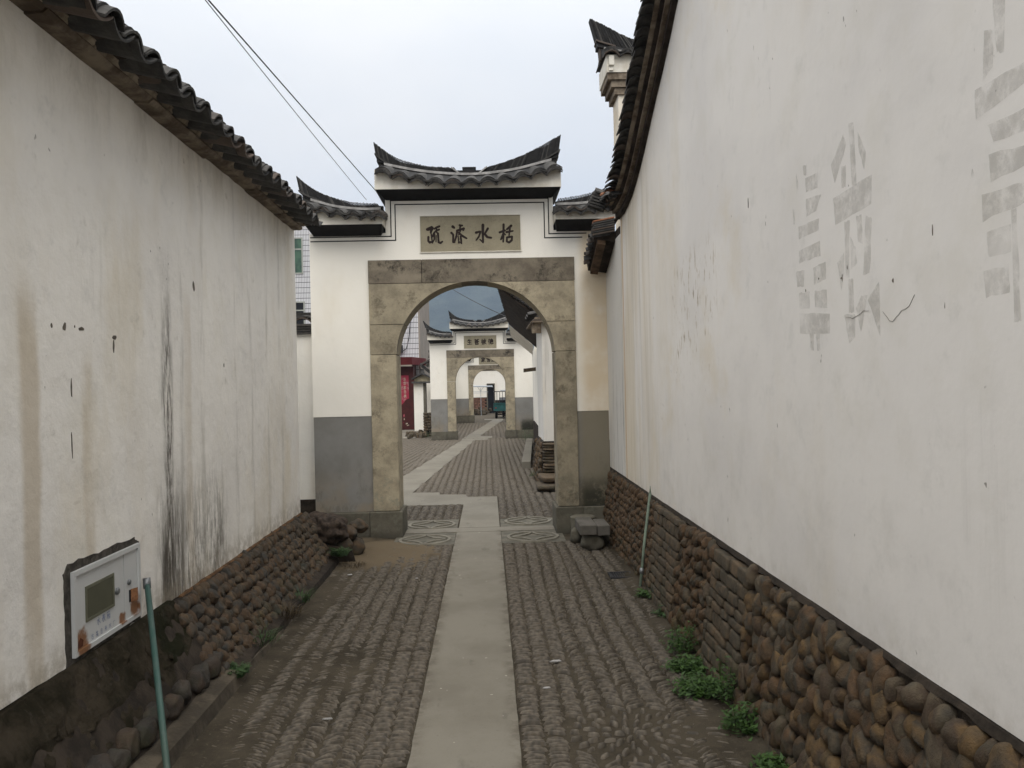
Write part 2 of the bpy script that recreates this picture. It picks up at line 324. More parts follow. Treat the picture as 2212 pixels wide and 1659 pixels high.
# ------------------------------------------------------------------ mesh helpers
class MB:
    def __init__(s): s.v = []; s.f = []; s.mi = []; s.cur = 0
    def quadbox(s, p):                                   # 8 corners: bottom 4 ccw, top 4 ccw
        o = len(s.v); s.v += [tuple(q) for q in p]
        for f in ((0, 3, 2, 1), (4, 5, 6, 7), (0, 1, 5, 4), (1, 2, 6, 5), (2, 3, 7, 6), (3, 0, 4, 7)):
            s.f.append(tuple(o+i for i in f)); s.mi.append(s.cur)
        return s
    def box(s, x0, x1, y0, y1, z0, z1):
        return s.quadbox([(x0, y0, z0), (x1, y0, z0), (x1, y1, z0), (x0, y1, z0), (x0, y0, z1), (x1, y0, z1), (x1, y1, z1), (x0, y1, z1)])
    def poly(s, pts, a, b, axis='y'):                    # extrude 2D polygon between a and b along axis
        n = len(pts); o = len(s.v)
        mk = {'y': lambda p, t: (p[0], t, p[1]), 'x': lambda p, t: (t, p[0], p[1]), 'z': lambda p, t: (p[0], p[1], t)}[axis]
        s.v += [mk(p, a) for p in pts]+[mk(p, b) for p in pts]
        s.f.append(tuple(o+i for i in range(n))); s.f.append(tuple(o+n+i for i in reversed(range(n)))); s.mi += [s.cur]*2
        for i in range(n):
            j = (i+1) % n; s.f.append((o+i, o+n+i, o+n+j, o+j)); s.mi.append(s.cur)
        return s
    def loft(s, rings, closed=True, caps=True):
        o = len(s.v); n = len(rings[0])
        for r_ in rings: s.v += [tuple(p) for p in r_]
        for k in range(len(rings)-1):
            for i in range(n if closed else n-1):
                j = (i+1) % n; a = o+k*n
                s.f.append((a+i, a+j, a+n+j, a+n+i)); s.mi.append(s.cur)
        if caps and closed:
            s.f.append(tuple(o+i for i in reversed(range(n)))); s.f.append(tuple(o+(len(rings)-1)*n+i for i in range(n))); s.mi += [s.cur]*2
        return s
    def tube(s, pts, r, n=8, caps=True):
        pts = [Vector(p) for p in pts]; rings = []
        for i, p in enumerate(pts):
            d = (pts[min(i+1, len(pts)-1)]-pts[max(i-1, 0)]).normalized()
            a = d.cross(Vector((0, 0, 1)) if abs(d.z) < .9 else Vector((1, 0, 0))).normalized(); b = d.cross(a)
            rr = r[i] if isinstance(r, (list, tuple)) else r
            rings.append([p+a*math.cos(t)*rr+b*math.sin(t)*rr for t in [2*math.pi*k/n for k in range(n)]])
        return s.loft(rings, True, caps)
    def mesh(s, name, mats, smooth=False):
        me = bpy.data.meshes.new(name); me.from_pydata(s.v, [], s.f)
        for q in (mats if isinstance(mats, (list, tuple)) else [mats]): me.materials.append(q)
        if any(s.mi): me.polygons.foreach_set('material_index', s.mi)
        bm = bmesh.new(); bm.from_mesh(me); bmesh.ops.recalc_face_normals(bm, faces=bm.faces); bm.to_mesh(me); bm.free()
        if smooth: me.polygons.foreach_set('use_smooth', [True]*len(me.polygons))
        return me
def link(name, me, parent=None, loc=(0, 0, 0), rot=None, scale=None, world=True):
    o = bpy.data.objects.new(name, me); col.objects.link(o)
    l = Vector(loc)
    if parent is not None: o.parent = parent; l = l - Vector(parent.get('_o', (0, 0, 0)))
    o.location = l
    if rot is not None: o.rotation_mode = 'QUATERNION'; o.rotation_quaternion = rot
    if scale is not None: o.scale = scale
    return o
def part(name, mb, mat, parent, smooth=False, label=None, stuff=False):
    o = link(name, mb.mesh(name, mat, smooth), parent)
    if label: o['label'] = label
    if stuff: o['kind'] = 'stuff'
    return o
def thing(name, label, cat, loc=(0, 0, 0), group=None):
    o = bpy.data.objects.new(name, None); col.objects.link(o); o.location = loc; o['_o'] = tuple(float(v) for v in loc)
    o.empty_display_size = .2
    o['label'] = label; o['category'] = cat
    if group: o['group'] = group
    return o
def tag(o, label, cat, group=None):
    o['label'] = label; o['category'] = cat
    if group: o['group'] = group
    return o
def subpart(name, mb, mat, parent, root, smooth=False):   # third level: parent is a part whose mesh lives in root-relative space
    o = bpy.data.objects.new(name, mb.mesh(name, mat, smooth)); col.objects.link(o); o.parent = parent; o.location = (0, 0, 0)
    return o
def struct(name, mb, mat, smooth=False):
    o = link(name, mb.mesh(name, mat, smooth)); o['kind'] = 'structure'; return o
def lerp(pts):
    xs = [p[0] for p in pts]; zs = [p[1] for p in pts]
    return lambda x: float(np.interp(x, xs, zs))
def scurve(pts):                                          # smooth interpolation (Catmull-Rom on a monotone x)
    xs = [p[0] for p in pts]; zs = [p[1] for p in pts]
    d = []
    for i in range(len(pts)):
        a, b = max(i-1, 0), min(i+1, len(pts)-1); d.append((zs[b]-zs[a])/(xs[b]-xs[a]))
    def f(x):
        if x <= xs[0]: return zs[0]+d[0]*(x-xs[0])
        if x >= xs[-1]: return zs[-1]+d[-1]*(x-xs[-1])
        i = max(k for k in range(len(xs)) if xs[k] <= x); i = min(i, len(xs)-2); h = xs[i+1]-xs[i]; t = (x-xs[i])/h
        return ((2*t**3-3*t*t+1)*zs[i]+(t**3-2*t*t+t)*h*d[i]+(-2*t**3+3*t*t)*zs[i+1]+(t**3-t*t)*h*d[i+1])
    return f
def frange(a, b, n): return [a+(b-a)*i/(n-1) for i in range(n)]

def rock_mesh(name, mat, power=1., amp=.12, seed=0, sub=3, freq=1.3):
    bm = bmesh.new(); bmesh.ops.create_icosphere(bm, subdivisions=sub, radius=1)
    for v in bm.verts:
        p = v.co.copy()
        if power != 1: p = Vector([math.copysign(abs(c_)**power, c_) for c_ in p])
        k = 1+amp*mnoise.noise(p*freq+Vector((seed*7.1, seed*3.3, seed*1.7)))*1.6
        v.co = p*k
    me = bpy.data.meshes.new(name); bm.to_mesh(me); bm.free(); me.materials.append(mat)
    me.polygons.foreach_set('use_smooth', [True]*len(me.polygons)); return me
def set_stones(lst, parent, partname, stuffname, meshes, limit):
    """lst: (pos, scale(3), matrix3, score)."""
    lst = sorted(lst, key=lambda s_: -s_[3])
    for i, (p, s_, q, _) in enumerate(lst[:limit]):
        link(partname, meshes[i % len(meshes)], parent, p, q, s_)
    rest = lst[limit:]
    if rest:
        V = []; Fc = []; o = 0
        for i, (p, s_, q, _) in enumerate(rest):
            me = meshes[-1]; n = len(me.vertices)
            a = np.empty(n*3); me.vertices.foreach_get('co', a); a = a.reshape(-1, 3)
            Rm = np.array(q.to_matrix()); V.append((a*np.array(s_))@Rm.T+np.array(p))
            f = np.array([tuple(pl.vertices) for pl in me.polygons])+o; Fc.append(f); o += n
        me = bpy.data.meshes.new(stuffname); me.from_pydata(np.vstack(V).tolist(), [], np.vstack(Fc).tolist()); me.materials.append(meshes[0].materials[0])
        me.polygons.foreach_set('use_smooth', [True]*len(me.polygons))
        ob = link(stuffname, me, parent); ob['kind'] = 'stuff'
def tile_mesh(name, w, Ln, rise, th, mat, n=7, cup=False):
    """arched tile: chord along X, length along -Y (lower end at y=0, upper at y=+Ln), arch up (+Z)"""
    mb = MB(); top = []; bot = []
    for i in range(n+1):
        u = -1+2*i/n; z = rise*(1-u*u) if not cup else -rise*(1-u*u)
        top.append((u*w/2, z+th)); bot.append((u*w/2*.97, z))
    ring = top+bot[::-1]
    mb.poly(ring, 0, Ln, 'y')
    # split the n-gon caps into quads for clean shading
    me = bpy.data.meshes.new(name); v = []; f = []
    N = len(ring)
    for t, sc2 in ((0, 1.), (Ln, .93)): v += [(p[0]*sc2, t, p[1]) for p in ring]
    for i in range(N): j = (i+1) % N; f.append((i, N+i, N+j, j))
    for i in range(n): f.append((i, i+1, N-2-i, N-1-i)); f.append((N+i, N+N-1-i, N+N-2-i, N+i+1))
    me.from_pydata(v, [], f); me.materials.append(mat)
    bm = bmesh.new(); bm.from_mesh(me); bmesh.ops.recalc_face_normals(bm, faces=bm.faces); bm.to_mesh(me); bm.free()
    return me
def rotq(x=0, y=0, z=0): return Euler((x, y, z), 'XYZ').to_quaternion()

# ------------------------------------------------------------------ ground
def gh(x, y):
    """height of the packed dirt between the pebbles"""
    n = .5*np.sin(x*5.1+1.3*np.sin(y*2.3))+.5*np.sin(y*4.3+1.7*np.sin(x*3.1+1))+.4*np.sin(x*13+y*9)*np.sin(y*11-x*4)
    z = .0005+.0045*n
    z = z+.022*np.clip((-0.95-x)/.4, 0, 1)*(y < 9)+.020*np.clip((x-.93)/.22, 0, 1)*(y < 9)
    z = z+(.021+.008*np.sin(x*17+y*5)*np.sin(y*14+x*3))*np.clip(1-((x+1.05)/.6)**2-((y-7.75)/.65)**2, 0, 1)**.5*((x < -.38))
    z = z+.016*np.clip(1-((x+.85)/.35)**2-((y-4.6)/.6)**2, 0, 1)
    z = z+.010*np.clip(1-((x-.95)/.35)**2-((y-3.4)/.9)**2, 0, 1)
    return z
xs = np.concatenate([[-3000, -600, -120, -40, -15, -8, -5, -3.5], np.arange(-2.5, 2.5, .06), [3.5, 5, 8, 15, 40, 120, 600, 3000]])
ys = np.concatenate([[-3000, -500, -80, -20, -5, -1], np.arange(1, 10, .06), np.arange(10, 26, .4), [28, 32, 36, 40, 50, 70, 120, 300, 800, 3000]])
X, Y = np.meshgrid(xs, ys); Zg = gh(X, Y)*((np.abs(X) < 3) & (Y > 0) & (Y < 30)) - .0*X
V = np.stack([X, Y, Zg], -1).reshape(-1, 3); nx, ny = len(xs), len(ys)
idx = np.arange(nx*ny).reshape(ny, nx)
Fq = np.stack([idx[:-1, :-1], idx[:-1, 1:], idx[1:, 1:], idx[1:, :-1]], -1).reshape(-1, 4)
me = bpy.data.meshes.new('ground'); me.from_pydata(V.tolist(), [], Fq.tolist()); me.materials.append(DIRT)
me.polygons.foreach_set('use_smooth', [True]*len(me.polygons))
ground = link('ground', me); ground['kind'] = 'structure'

# path polygons (plan)
PATHS = [[(-.371, 1.0), (.108, 1.0), (.108, 8.14), (-.371, 8.14)],
         [(-.356, 9.70), (-.356, 9.072), (.10, 9.072), (.10, 11.55), (-.325, 11.59), (-.325, 11.83), (-.745, 11.91), (-.745, 12.15), (-1.16, 12.2), (-.40, 23.6), (-.02, 23.6), (-.02, 24.3), (-.80, 24.3), (-.80, 23.6), (-1.72, 12.2), (-1.72, 10.9), (-.356, 10.84)],
         [(-.80, 24.31), (-.02, 24.31), (.11, 24.5), (.11, 25.3), (-.28, 25.32), (.687, 36.8), (.687, 38.2), (-.18, 38.2), (-.18, 36.9), (.20, 36.9), (-.764, 24.7)]]
_e = lambda x, ys: [(x+.0035*mnoise.noise(Vector((y*9, x, 0)))+.0025*mnoise.noise(Vector((y*37, x, 0))), y) for y in ys]
mb = MB(); mb.poly(_e(-.371, frange(8.14, 1.0, 160))+_e(.108, frange(1.0, 8.14, 160)), -.03, .014, 'z'); p0 = struct('stone_path', mb, PATH)
mb = MB(); mb.poly(PATHS[1], -.03, .015, 'z'); struct('stone_path', mb, PATH)
mb = MB(); mb.poly(PATHS[2], -.03, .016, 'z'); struct('stone_path', mb, PATH)
def inpoly(px, py, poly):
    ins = np.zeros(px.shape, bool); n = len(poly)
    for i in range(n):
        x1, y1 = poly[i]; x2, y2 = poly[(i+1) % n]
        c_ = ((y1 > py) != (y2 > py)) & (px < (x2-x1)*(py-y1)/((y2-y1) if y2 != y1 else 1e-9)+x1); ins ^= c_
    return ins
# threshold slabs with coin reliefs
th = struct('threshold_slabs', MB().box(-1.0, -.375, 8.15, 9.68, -.02, .011).box(.112, .76, 8.13, 9.62, -.02, .011).box(-.371, .108, 8.143, 9.066, -.02, .0135), [COIN])
th.data.materials.append(PATH)
for pl in th.data.polygons:
    if pl.index >= 12: pl.material_index = 1
sb = MB().box(-.95, .74, 8.80, 9.05, .012, .0165); o = link('threshold_band', sb.mesh('threshold_band', PATH), None); o.parent = th
def coin(cx, cy, r, wear=1.):
    mb = MB(); n = 40; h0, h1 = .0112, .0112+.014*wear
    ro, ri = r, r*.86
    rings = []
    for (rr, zz) in ((ro, h0), (ro*.985, h1), (ri*1.01, h1), (ri, h0)):
        rings.append([(cx+rr*math.cos(2*math.pi*k/n), cy+rr*math.sin(2*math.pi*k/n), zz) for k in range(n)])
    mb.loft(rings, True, False)
    # four inward arcs make the square-holed star
    for q in range(4):
        a0 = q*math.pi/2; P0 = Vector((math.cos(a0), math.sin(a0)))*ri; P1 = Vector((math.cos(a0+math.pi/2), math.sin(a0+math.pi/2)))*ri
        mid = (P0+P1)*.5*.52; pts = []
        for t in frange(0, 1, 9):
            p = P0*(1-t)**2+mid*2*t*(1-t)+P1*t*t; pts.append(p)
        w = r*.05; left = []; right = []
        for i, p in enumerate(pts):
            d = (pts[min(i+1, 8)]-pts[max(i-1, 0)]).normalized(); nn = Vector((-d.y, d.x)); left.append(p+nn*w); right.append(p-nn*w)
        rg = [[(cx+l.x, cy+l.y, h0), (cx+l.x*.99, cy+l.y*.99, h1-.001), (cx+r_.x, cy+r_.y, h1-.001), (cx+r_.x, cy+r_.y, h0)] for l, r_ in zip(left, right)]
        mb.loft(rg, True, True)
    o = link('coin_relief', mb.mesh('coin_relief', COINR), None); o.parent = th
for (cx, cy, w_) in ((.430, 9.40, 1), (.435, 8.42, 1), (-.672, 9.31, 1), (-.685, 8.42, .8)): coin(cx, cy, .275, w_)
# worn apron in front of the red door building
mb = MB(); mb.poly([(-6, 25.6), (-2.3, 25.2), (-2.2, 27), (-2.6, 30.2), (-6, 30.4)], -.02, .012, 'z'); struct('concrete_apron', mb, APRON)
mb = MB(); mb.poly([(-1.8, 9.9), (-4.8, 12), (-6, 25.58), (-2.32, 25.18), (-1.9, 24.0)], -.03, .004, 'z')

# pebble fields
def peb_rows():
    out_ = []
    # near field, rows run along the street
    for side in (-1, 1):
        edge = -.371 if side < 0 else .108; lim = -1.36 if side < 0 else 1.24
        k = 0; x = edge+side*.062
        while (x-lim)*side < 0:
            slant = 0 if k < 2 else R(31)*(1 if k % 2 else -1)
            y = 1.6+random.random()*.03
            while y < 8.12:
                st = .026+.006*random.random()
                wob = .012*math.sin(y*1.7+k*.4)*min(k, 3)/3
                out_.append((x+wob+random.gauss(0, .004), y, .053*random.uniform(.85, 1.12), .0100*random.uniform(.8, 1.2), slant*random.uniform(.6, 1.3)+random.gauss(0, .08)))
                y += st
            k += 1; x += side*.103
    # strip between gate and cross path
    for x in np.arange(-.42, -1.5, -.105):
        y = 9.70
        while y < 10.86: out_.append((x+random.gauss(0, .006), y, .048, .017, random.gauss(0, .25))); y += .045
    for i, x in enumerate(np.arange(.165, 1.2, .108)):
        y = 9.65
        while y < 24.2: out_.append((x+.007*math.sin(y*.5+i*.3)+random.gauss(0, .007), y, .050, .021, random.gauss(0, .22))); y += .052
    for i, x in enumerate(np.arange(.11, -1.6, -.108)):
        y = 11.6
        while y < 24.0: out_.append((x+.007*math.sin(y*.5+i*.3)+random.gauss(0, .007), y, .050, .021, random.gauss(0, .22))); y += .052
    # left of the diagonal: rows follow the path
    dx = .62/11.4
    for i in range(30):
        x0 = -1.80-.125*i; y = 10.0+.1*i
        while y < 24.6: out_.append((x0+(y-11.)*.081, y, .056, .024, random.gauss(0, .2)-.08)); y += .065
    # beyond gate two
    for i, x in enumerate(np.arange(-1.5, 1.35, .13)):
        y = 24.3
        while y < 34.3: out_.append((x, y, .058, .032, random.gauss(0, .2))); y += .09
    return out_
P_ = np.array(peb_rows())
keep = np.ones(len(P_), bool)
for pg in PATHS: keep &= ~inpoly(P_[:, 0], P_[:, 1], pg)
big = PATHS[1]
keep &= ~((P_[:, 1] > 8.12) & (P_[:, 1] < 9.68) & (P_[:, 0] > -1.0) & (P_[:, 0] < .77))
keep &= ~((P_[:, 0] > -.41) & (P_[:, 0] < .15) & (P_[:, 1] < 8.2))
# between x of left polygon region keep only one family
fam_left = (P_[:, 1] > 9.9) & (P_[:, 4] < 9)
rc = (.62, 3.66); rr_ = np.hypot(P_[:, 0]-rc[0], P_[:, 1]-rc[1]); keep &= rr_ > .30
keep &= ~((P_[:, 0] > .96) & (P_[:, 0] < 1.16) & (P_[:, 1] > 6.5) & (P_[:, 1] < 6.76))
keep &= rng.random(len(P_)) > .045
P_ = P_[keep]
ros = []
for ring, (r_, n_) in enumerate(((.05, 6), (.12, 13), (.19, 20), (.26, 24))):
    for k in range(n_):
        a = 2*math.pi*(k+.5*(ring % 2))/n_
        ros.append((rc[0]+(r_+random.gauss(0, .008))*math.cos(a), rc[1]+(r_+random.gauss(0, .008))*math.sin(a), random.uniform(.022, .034), .012, a+random.gauss(0, .22)))
P_ = np.vstack([P_, np.array(ros)])
tz = []; nseg = 10
_sp = lambda c_, p_=.62: math.copysign(abs(c_)**p_, c_)
tv = [(_sp(math.cos(2*math.pi*k/nseg)), _sp(math.sin(2*math.pi*k/nseg)), -.35) for k in range(nseg)]+[(.80*_sp(math.cos(2*math.pi*k/nseg)), .70*_sp(math.sin(2*math.pi*k/nseg)), .62) for k in range(nseg)]+[(0, 0, .95)]
tf = [(k, (k+1) % nseg, nseg+(k+1) % nseg, nseg+k) for k in range(nseg)]; tt = [(nseg+k, nseg+(k+1) % nseg, 2*nseg) for k in range(nseg)]
tv = np.array(tv)
pm = []
for i in range(4):
    me = bpy.data.meshes.new('pebble'); vv = tv*(1+rng.normal(0, .07, tv.shape)); me.from_pydata(vv.tolist(), [], tf+tt); me.materials.append(PEB)
    me.polygons.foreach_set('use_smooth', [True]*len(me.polygons)); pm.append(me)
# pebbles in view nearest the camera become parts
vis = (P_[:, 1] > 3.36+.0*P_[:, 0]) & (P_[:, 1] < 9) & (P_[:, 0] > -1.3)
sc_ = np.where(vis, P_[:, 2]*P_[:, 3]/P_[:, 1]**2, 0); order = np.argsort(-sc_)
near, rest = order[:300], order[300:]
zz = .002+rng.normal(0, .0025, len(P_))
for i in near:
    x, y, a, b, r_ = P_[i]
    link('pebble', pm[i % 4], ground, (x, y, zz[i]), rotq(z=r_), (a, b, .018*random.uniform(.8, 1.15)))
n = len(rest); Q_ = P_[rest]; c_, s_ = np.cos(Q_[:, 4]), np.sin(Q_[:, 4])
T = tv[None]*(1+rng.normal(0, .06, (n, len(tv), 3)))
lx = T[:, :, 0]*Q_[:, 2, None]; ly = T[:, :, 1]*Q_[:, 3, None]; lz = T[:, :, 2]*np.where(Q_[:, 1] < 9, .019, .024)[:, None]
VX = lx*c_[:, None]-ly*s_[:, None]+Q_[:, 0, None]; VY = lx*s_[:, None]+ly*c_[:, None]+Q_[:, 1, None]; VZ = lz+zz[rest][:, None]
V = np.stack([VX, VY, VZ], -1).reshape(-1, 3)
nv = len(tv); me = bpy.data.meshes.new('pebbles')
base = (np.arange(n)*nv)[:, None, None]
F4 = (np.array(tf)[None]+base).reshape(-1, 4); F3 = (np.array(tt)[None]+base).reshape(-1, 3)
me.vertices.add(len(V)); me.vertices.foreach_set('co', V.ravel())
loops = np.concatenate([F4.ravel(), F3.ravel()]); me.loops.add(len(loops)); me.loops.foreach_set('vertex_index', loops)
me.polygons.add(len(F4)+len(F3))
ls = np.concatenate([np.arange(len(F4))*4, len(F4)*4+np.arange(len(F3))*3]); me.polygons.foreach_set('loop_start', ls)
me.update(calc_edges=True); me.materials.append(PEB); me.polygons.foreach_set('use_smooth', [True]*len(me.polygons))
o = link('pebbles', me, ground); o['kind'] = 'stuff'

# ------------------------------------------------------------------ writing
CH = {
 '生': [[(3, 1), (1.5, 3.5)], [(2, 3), (8, 2.8)], [(2, 6), (8, 5.5)], [(1, 9), (9, 8.8)], [(5, 1), (5, 9)]],
 '蒼': [[(1, 1.5), (9, 1.5)], [(3, .5), (3, 2.5)], [(7, .5), (7, 2.5)], [(5, 2.5), (1, 5)], [(5, 2.5), (9, 5)], [(3, 4.5), (7, 4.5)], [(3, 5.8), (7, 5.8)], [(3, 4.5), (2, 7.2)], [(7, 4.5), (7, 6.8)], [(3, 7.5), (3, 9.5), (7.5, 9.5), (7.5, 7.5), (3, 7.5)]],
 '被': [[(2, .5), (3, 1.5)], [(1, 3), (3.5, 3), (1, 6)], [(2.5, 4.5), (2.5, 9.5)], [(2.5, 4.8), (4, 6)], [(5, 2.5), (9, 2.5), (8.5, 3.5)], [(7, .5), (7, 5)], [(5, 2.5), (4.8, 6), (4, 9.5)], [(5.2, 5), (8.5, 5), (5.5, 9.5)], [(6, 6), (9.5, 9.5)]],
 '德': [[(3, .5), (1, 2.5)], [(3, 3), (1, 5)], [(2.2, 4.5), (2.2, 9.5)], [(4, 1.5), (9, 1.5)], [(6.5, .5), (6.5, 2.5)], [(4.5, 3), (9, 3), (9, 5), (4.5, 5), (4.5, 3)], [(6, 3), (6, 5)], [(7.5, 3), (7.5, 5)], [(4, 6), (9, 6)], [(4.5, 7.5), (4, 9)], [(5.5, 7), (6, 9.2), (8, 9.2), (8, 8)], [(9, 7.3), (9.6, 8.8)]],
 '家': [[(5, 0), (5, 1.2)], [(1, 3), (1, 1.8), (9, 1.8), (8.7, 3)], [(3, 3.2), (7.5, 3.2)], [(6, 3.3), (1.5, 6)], [(4, 4.5), (6, 7), (5, 9.8)], [(4.5, 5.8), (1, 8)], [(5.3, 7), (1.5, 9.5)], [(8, 4), (6, 5.5)], [(6, 5.5), (9.5, 9)]],
 '舊': [[(1, 1.5), (9, 1.5)], [(3, .5), (3, 2.5)], [(7, .5), (7, 2.5)], [(2, 3.5), (8, 3.5)], [(5, 3), (3, 9)], [(4, 5), (8, 5), (8, 9), (4, 9)], [(4, 7), (8, 7)]],
 '城': [[(.5, 3.5), (3.5, 3.5)], [(2, 1), (2, 8)], [(.5, 8.5), (4, 7.5)], [(4.5, 3), (9.5, 3)], [(5, 3), (4, 9.5)], [(5, 5), (7, 5), (6.5, 8)], [(6.8, .5), (8, 7), (9.5, 9.5)], [(9, 4.5), (6.5, 9)], [(8.3, 1), (9, 1.8)]],
 '水': [[(5, .5), (5, 9.5), (4, 8.5)], [(1, 3.2), (4, 3.2), (1, 8)], [(8.5, 2), (5.6, 4.5)], [(5.6, 4.5), (9.5, 8.5)]],
 '表': [[(2, 1.5), (8, 1.5)], [(2.5, 3), (7.5, 3)], [(1, 4.5), (9, 4.5)], [(5, .3), (5, 4.5)], [(5, 4.5), (1, 7)], [(3.5, 6), (3.5, 9.5), (5, 8.5)], [(8, 5.5), (6, 7)], [(5, 4.8), (9, 9.3)]],
 '箱': [[(2, .5), (1, 2)], [(1.8, 1.2), (4, 1.2)], [(6, .5), (5, 2)], [(5.8, 1.2), (9, 1.2)], [(1, 4), (4.5, 4)], [(2.8, 2.5), (2.8, 9.5)], [(2.8, 4.3), (1, 7)], [(2.8, 4.5), (4.3, 6)], [(5.5, 3.5), (9, 3.5), (9, 9.3), (5.5, 9.3), (5.5, 3.5)], [(5.5, 5.4), (9, 5.4)], [(5.5, 7.4), (9, 7.4)]],
 '自': [[(5, 0), (4, 1.5)], [(2.5, 1.8), (7.5, 1.8), (7.5, 9.5), (2.5, 9.5), (2.5, 1.8)], [(2.5, 4.3), (7.5, 4.3)], [(2.5, 7), (7.5, 7)]],
 '来': [[(1.5, 2), (8.5, 2)], [(5, 0), (5, 9.8)], [(3, 3), (4, 4.3)], [(7, 3), (6, 4.3)], [(1, 5), (9, 5)], [(5, 5.2), (1, 9)], [(5, 5.2), (9, 9)]],
 '厂': [[(1.5, 1.5), (9, 1.5)], [(2, 1.5), (1.8, 6), (.5, 9.5)]],
 '古': [[(1, 2.5), (9, 2.5)], [(5, .5), (5, 5)], [(2.5, 5), (7.5, 5), (7.5, 9.3), (2.5, 9.3), (2.5, 5)]],
 '霞': [[(2, 1), (8, 1)], [(1, 2.5), (9, 2.5)], [(5, 1), (5, 4.5)], [(3, 3.3), (4, 3.5)], [(6, 3.3), (7, 3.5)], [(2, 5.5), (4.5, 5.5), (4.5, 7), (2, 7)], [(2, 5.5), (2, 9.7)], [(5.5, 5.5), (8.5, 5.5), (8.5, 7), (5.5, 7)], [(5.5, 8), (8.5, 8), (5.5, 9.7)], [(6, 8.5), (9, 9.7)]],
}
BIG = [ # calligraphy of the first gate, in tracing units (x right, y down), each stroke (width, points)
 [(40, [(262, 412), (345, 368), (368, 390), (338, 438), (330, 478)]), (26, [(275, 428), (335, 412)]), (24, [(335, 478), (350, 560), (362, 645)]), (34, [(287, 560), (288, 635), (315, 662), (370, 650)]), (20, [(345, 562), (388, 546)]),
  (36, [(495, 350), (440, 372), (396, 402)]), (30, [(490, 412), (430, 436), (395, 480), (362, 545)]), (26, [(440, 400), (445, 470), (478, 482)]), (26, [(402, 500), (402, 600), (366, 676)]), (22, [(436, 530), (436, 655)]), (34, [(470, 486), (478, 570), (486, 655), (520, 672), (562, 642)])],
 [(44, [(752, 352), (785, 378)]), (40, [(728, 472), (770, 512)]), (34, [(766, 512), (768, 652), (800, 655)]), (34, [(882, 322), (912, 330), (942, 328)]), (30, [(900, 330), (888, 400)]), (36, [(838, 432), (900, 408), (965, 388), (955, 425)]),
  (32, [(838, 432), (828, 530), (792, 655)]), (26, [(905, 425), (868, 515)]), (36, [(872, 470), (935, 525), (1028, 578)]), (22, [(862, 540), (872, 660)]), (30, [(908, 545), (922, 610), (930, 675)]), (13, [(870, 592), (915, 592)]), (13, [(870, 632), (918, 632)]), (22, [(872, 664), (925, 660)])],
 [(42, [(1335, 315), (1336, 480), (1345, 645)]), (24, [(1345, 650), (1282, 592)]), (42, [(1205, 462), (1290, 440)]), (30, [(1292, 445), (1262, 540), (1212, 608)]), (40, [(1432, 380), (1382, 470)]), (40, [(1372, 484), (1425, 548), (1505, 560)])],
 [(34, [(1735, 300), (1737, 470), (1735, 635)]), (40, [(1665, 452), (1770, 412)]), (36, [(1728, 490), (1690, 590)]), (24, [(1750, 470), (1778, 500)]), (40, [(1882, 322), (1802, 392)]), (34, [(1795, 446), (1922, 422)]), (30, [(1858, 378), (1846, 510)]), (34, [(1805, 550), (1905, 532), (1900, 600), (1850, 648), (1805, 625), (1805, 550)])],
]
_k = [0]
def stroke(mb, pts, w, place, taper=True):
    """pts in local 2D; place(x,y,h) -> world; ribbons and round joints stepped by a hair so no two faces share a plane"""
    n = len(pts)
    for i, p in enumerate(pts):
        ww = w*(1. if not taper else random.uniform(.82, 1.12)*(.72 if i == n-1 and n > 1 else 1.))
        _k[0] = (_k[0]+1) % 24; h = 1+_k[0]*.05
        m_ = 9; o = len(mb.v); mb.v += [place(p[0]+ww/2*math.cos(2*math.pi*k/m_), p[1]+ww/2*math.sin(2*math.pi*k/m_), h) for k in range(m_)]
        mb.f.append(tuple(range(o, o+m_))); mb.mi.append(0)
        if i < n-1:
            q = pts[i+1]; d = math.hypot(q[0]-p[0], q[1]-p[1]) or 1; nx_, ny_ = -(q[1]-p[1])/d, (q[0]-p[0])/d
            w2 = w*(.75 if (taper and i == n-2) else .95); _k[0] = (_k[0]+1) % 24; h = 1+_k[0]*.05; o = len(mb.v)
            mb.v += [place(p[0]+nx_*ww/2, p[1]+ny_*ww/2, h), place(q[0]+nx_*w2/2, q[1]+ny_*w2/2, h), place(q[0]-nx_*w2/2, q[1]-ny_*w2/2, h), place(p[0]-nx_*ww/2, p[1]-ny_*ww/2, h)]
            mb.f.append((o, o+1, o+2, o+3)); mb.mi.append(0)
def flatmesh(mb, name, mat):
    me = bpy.data.meshes.new(name); me.from_pydata(mb.v, [], mb.f); me.materials.append(mat); return me

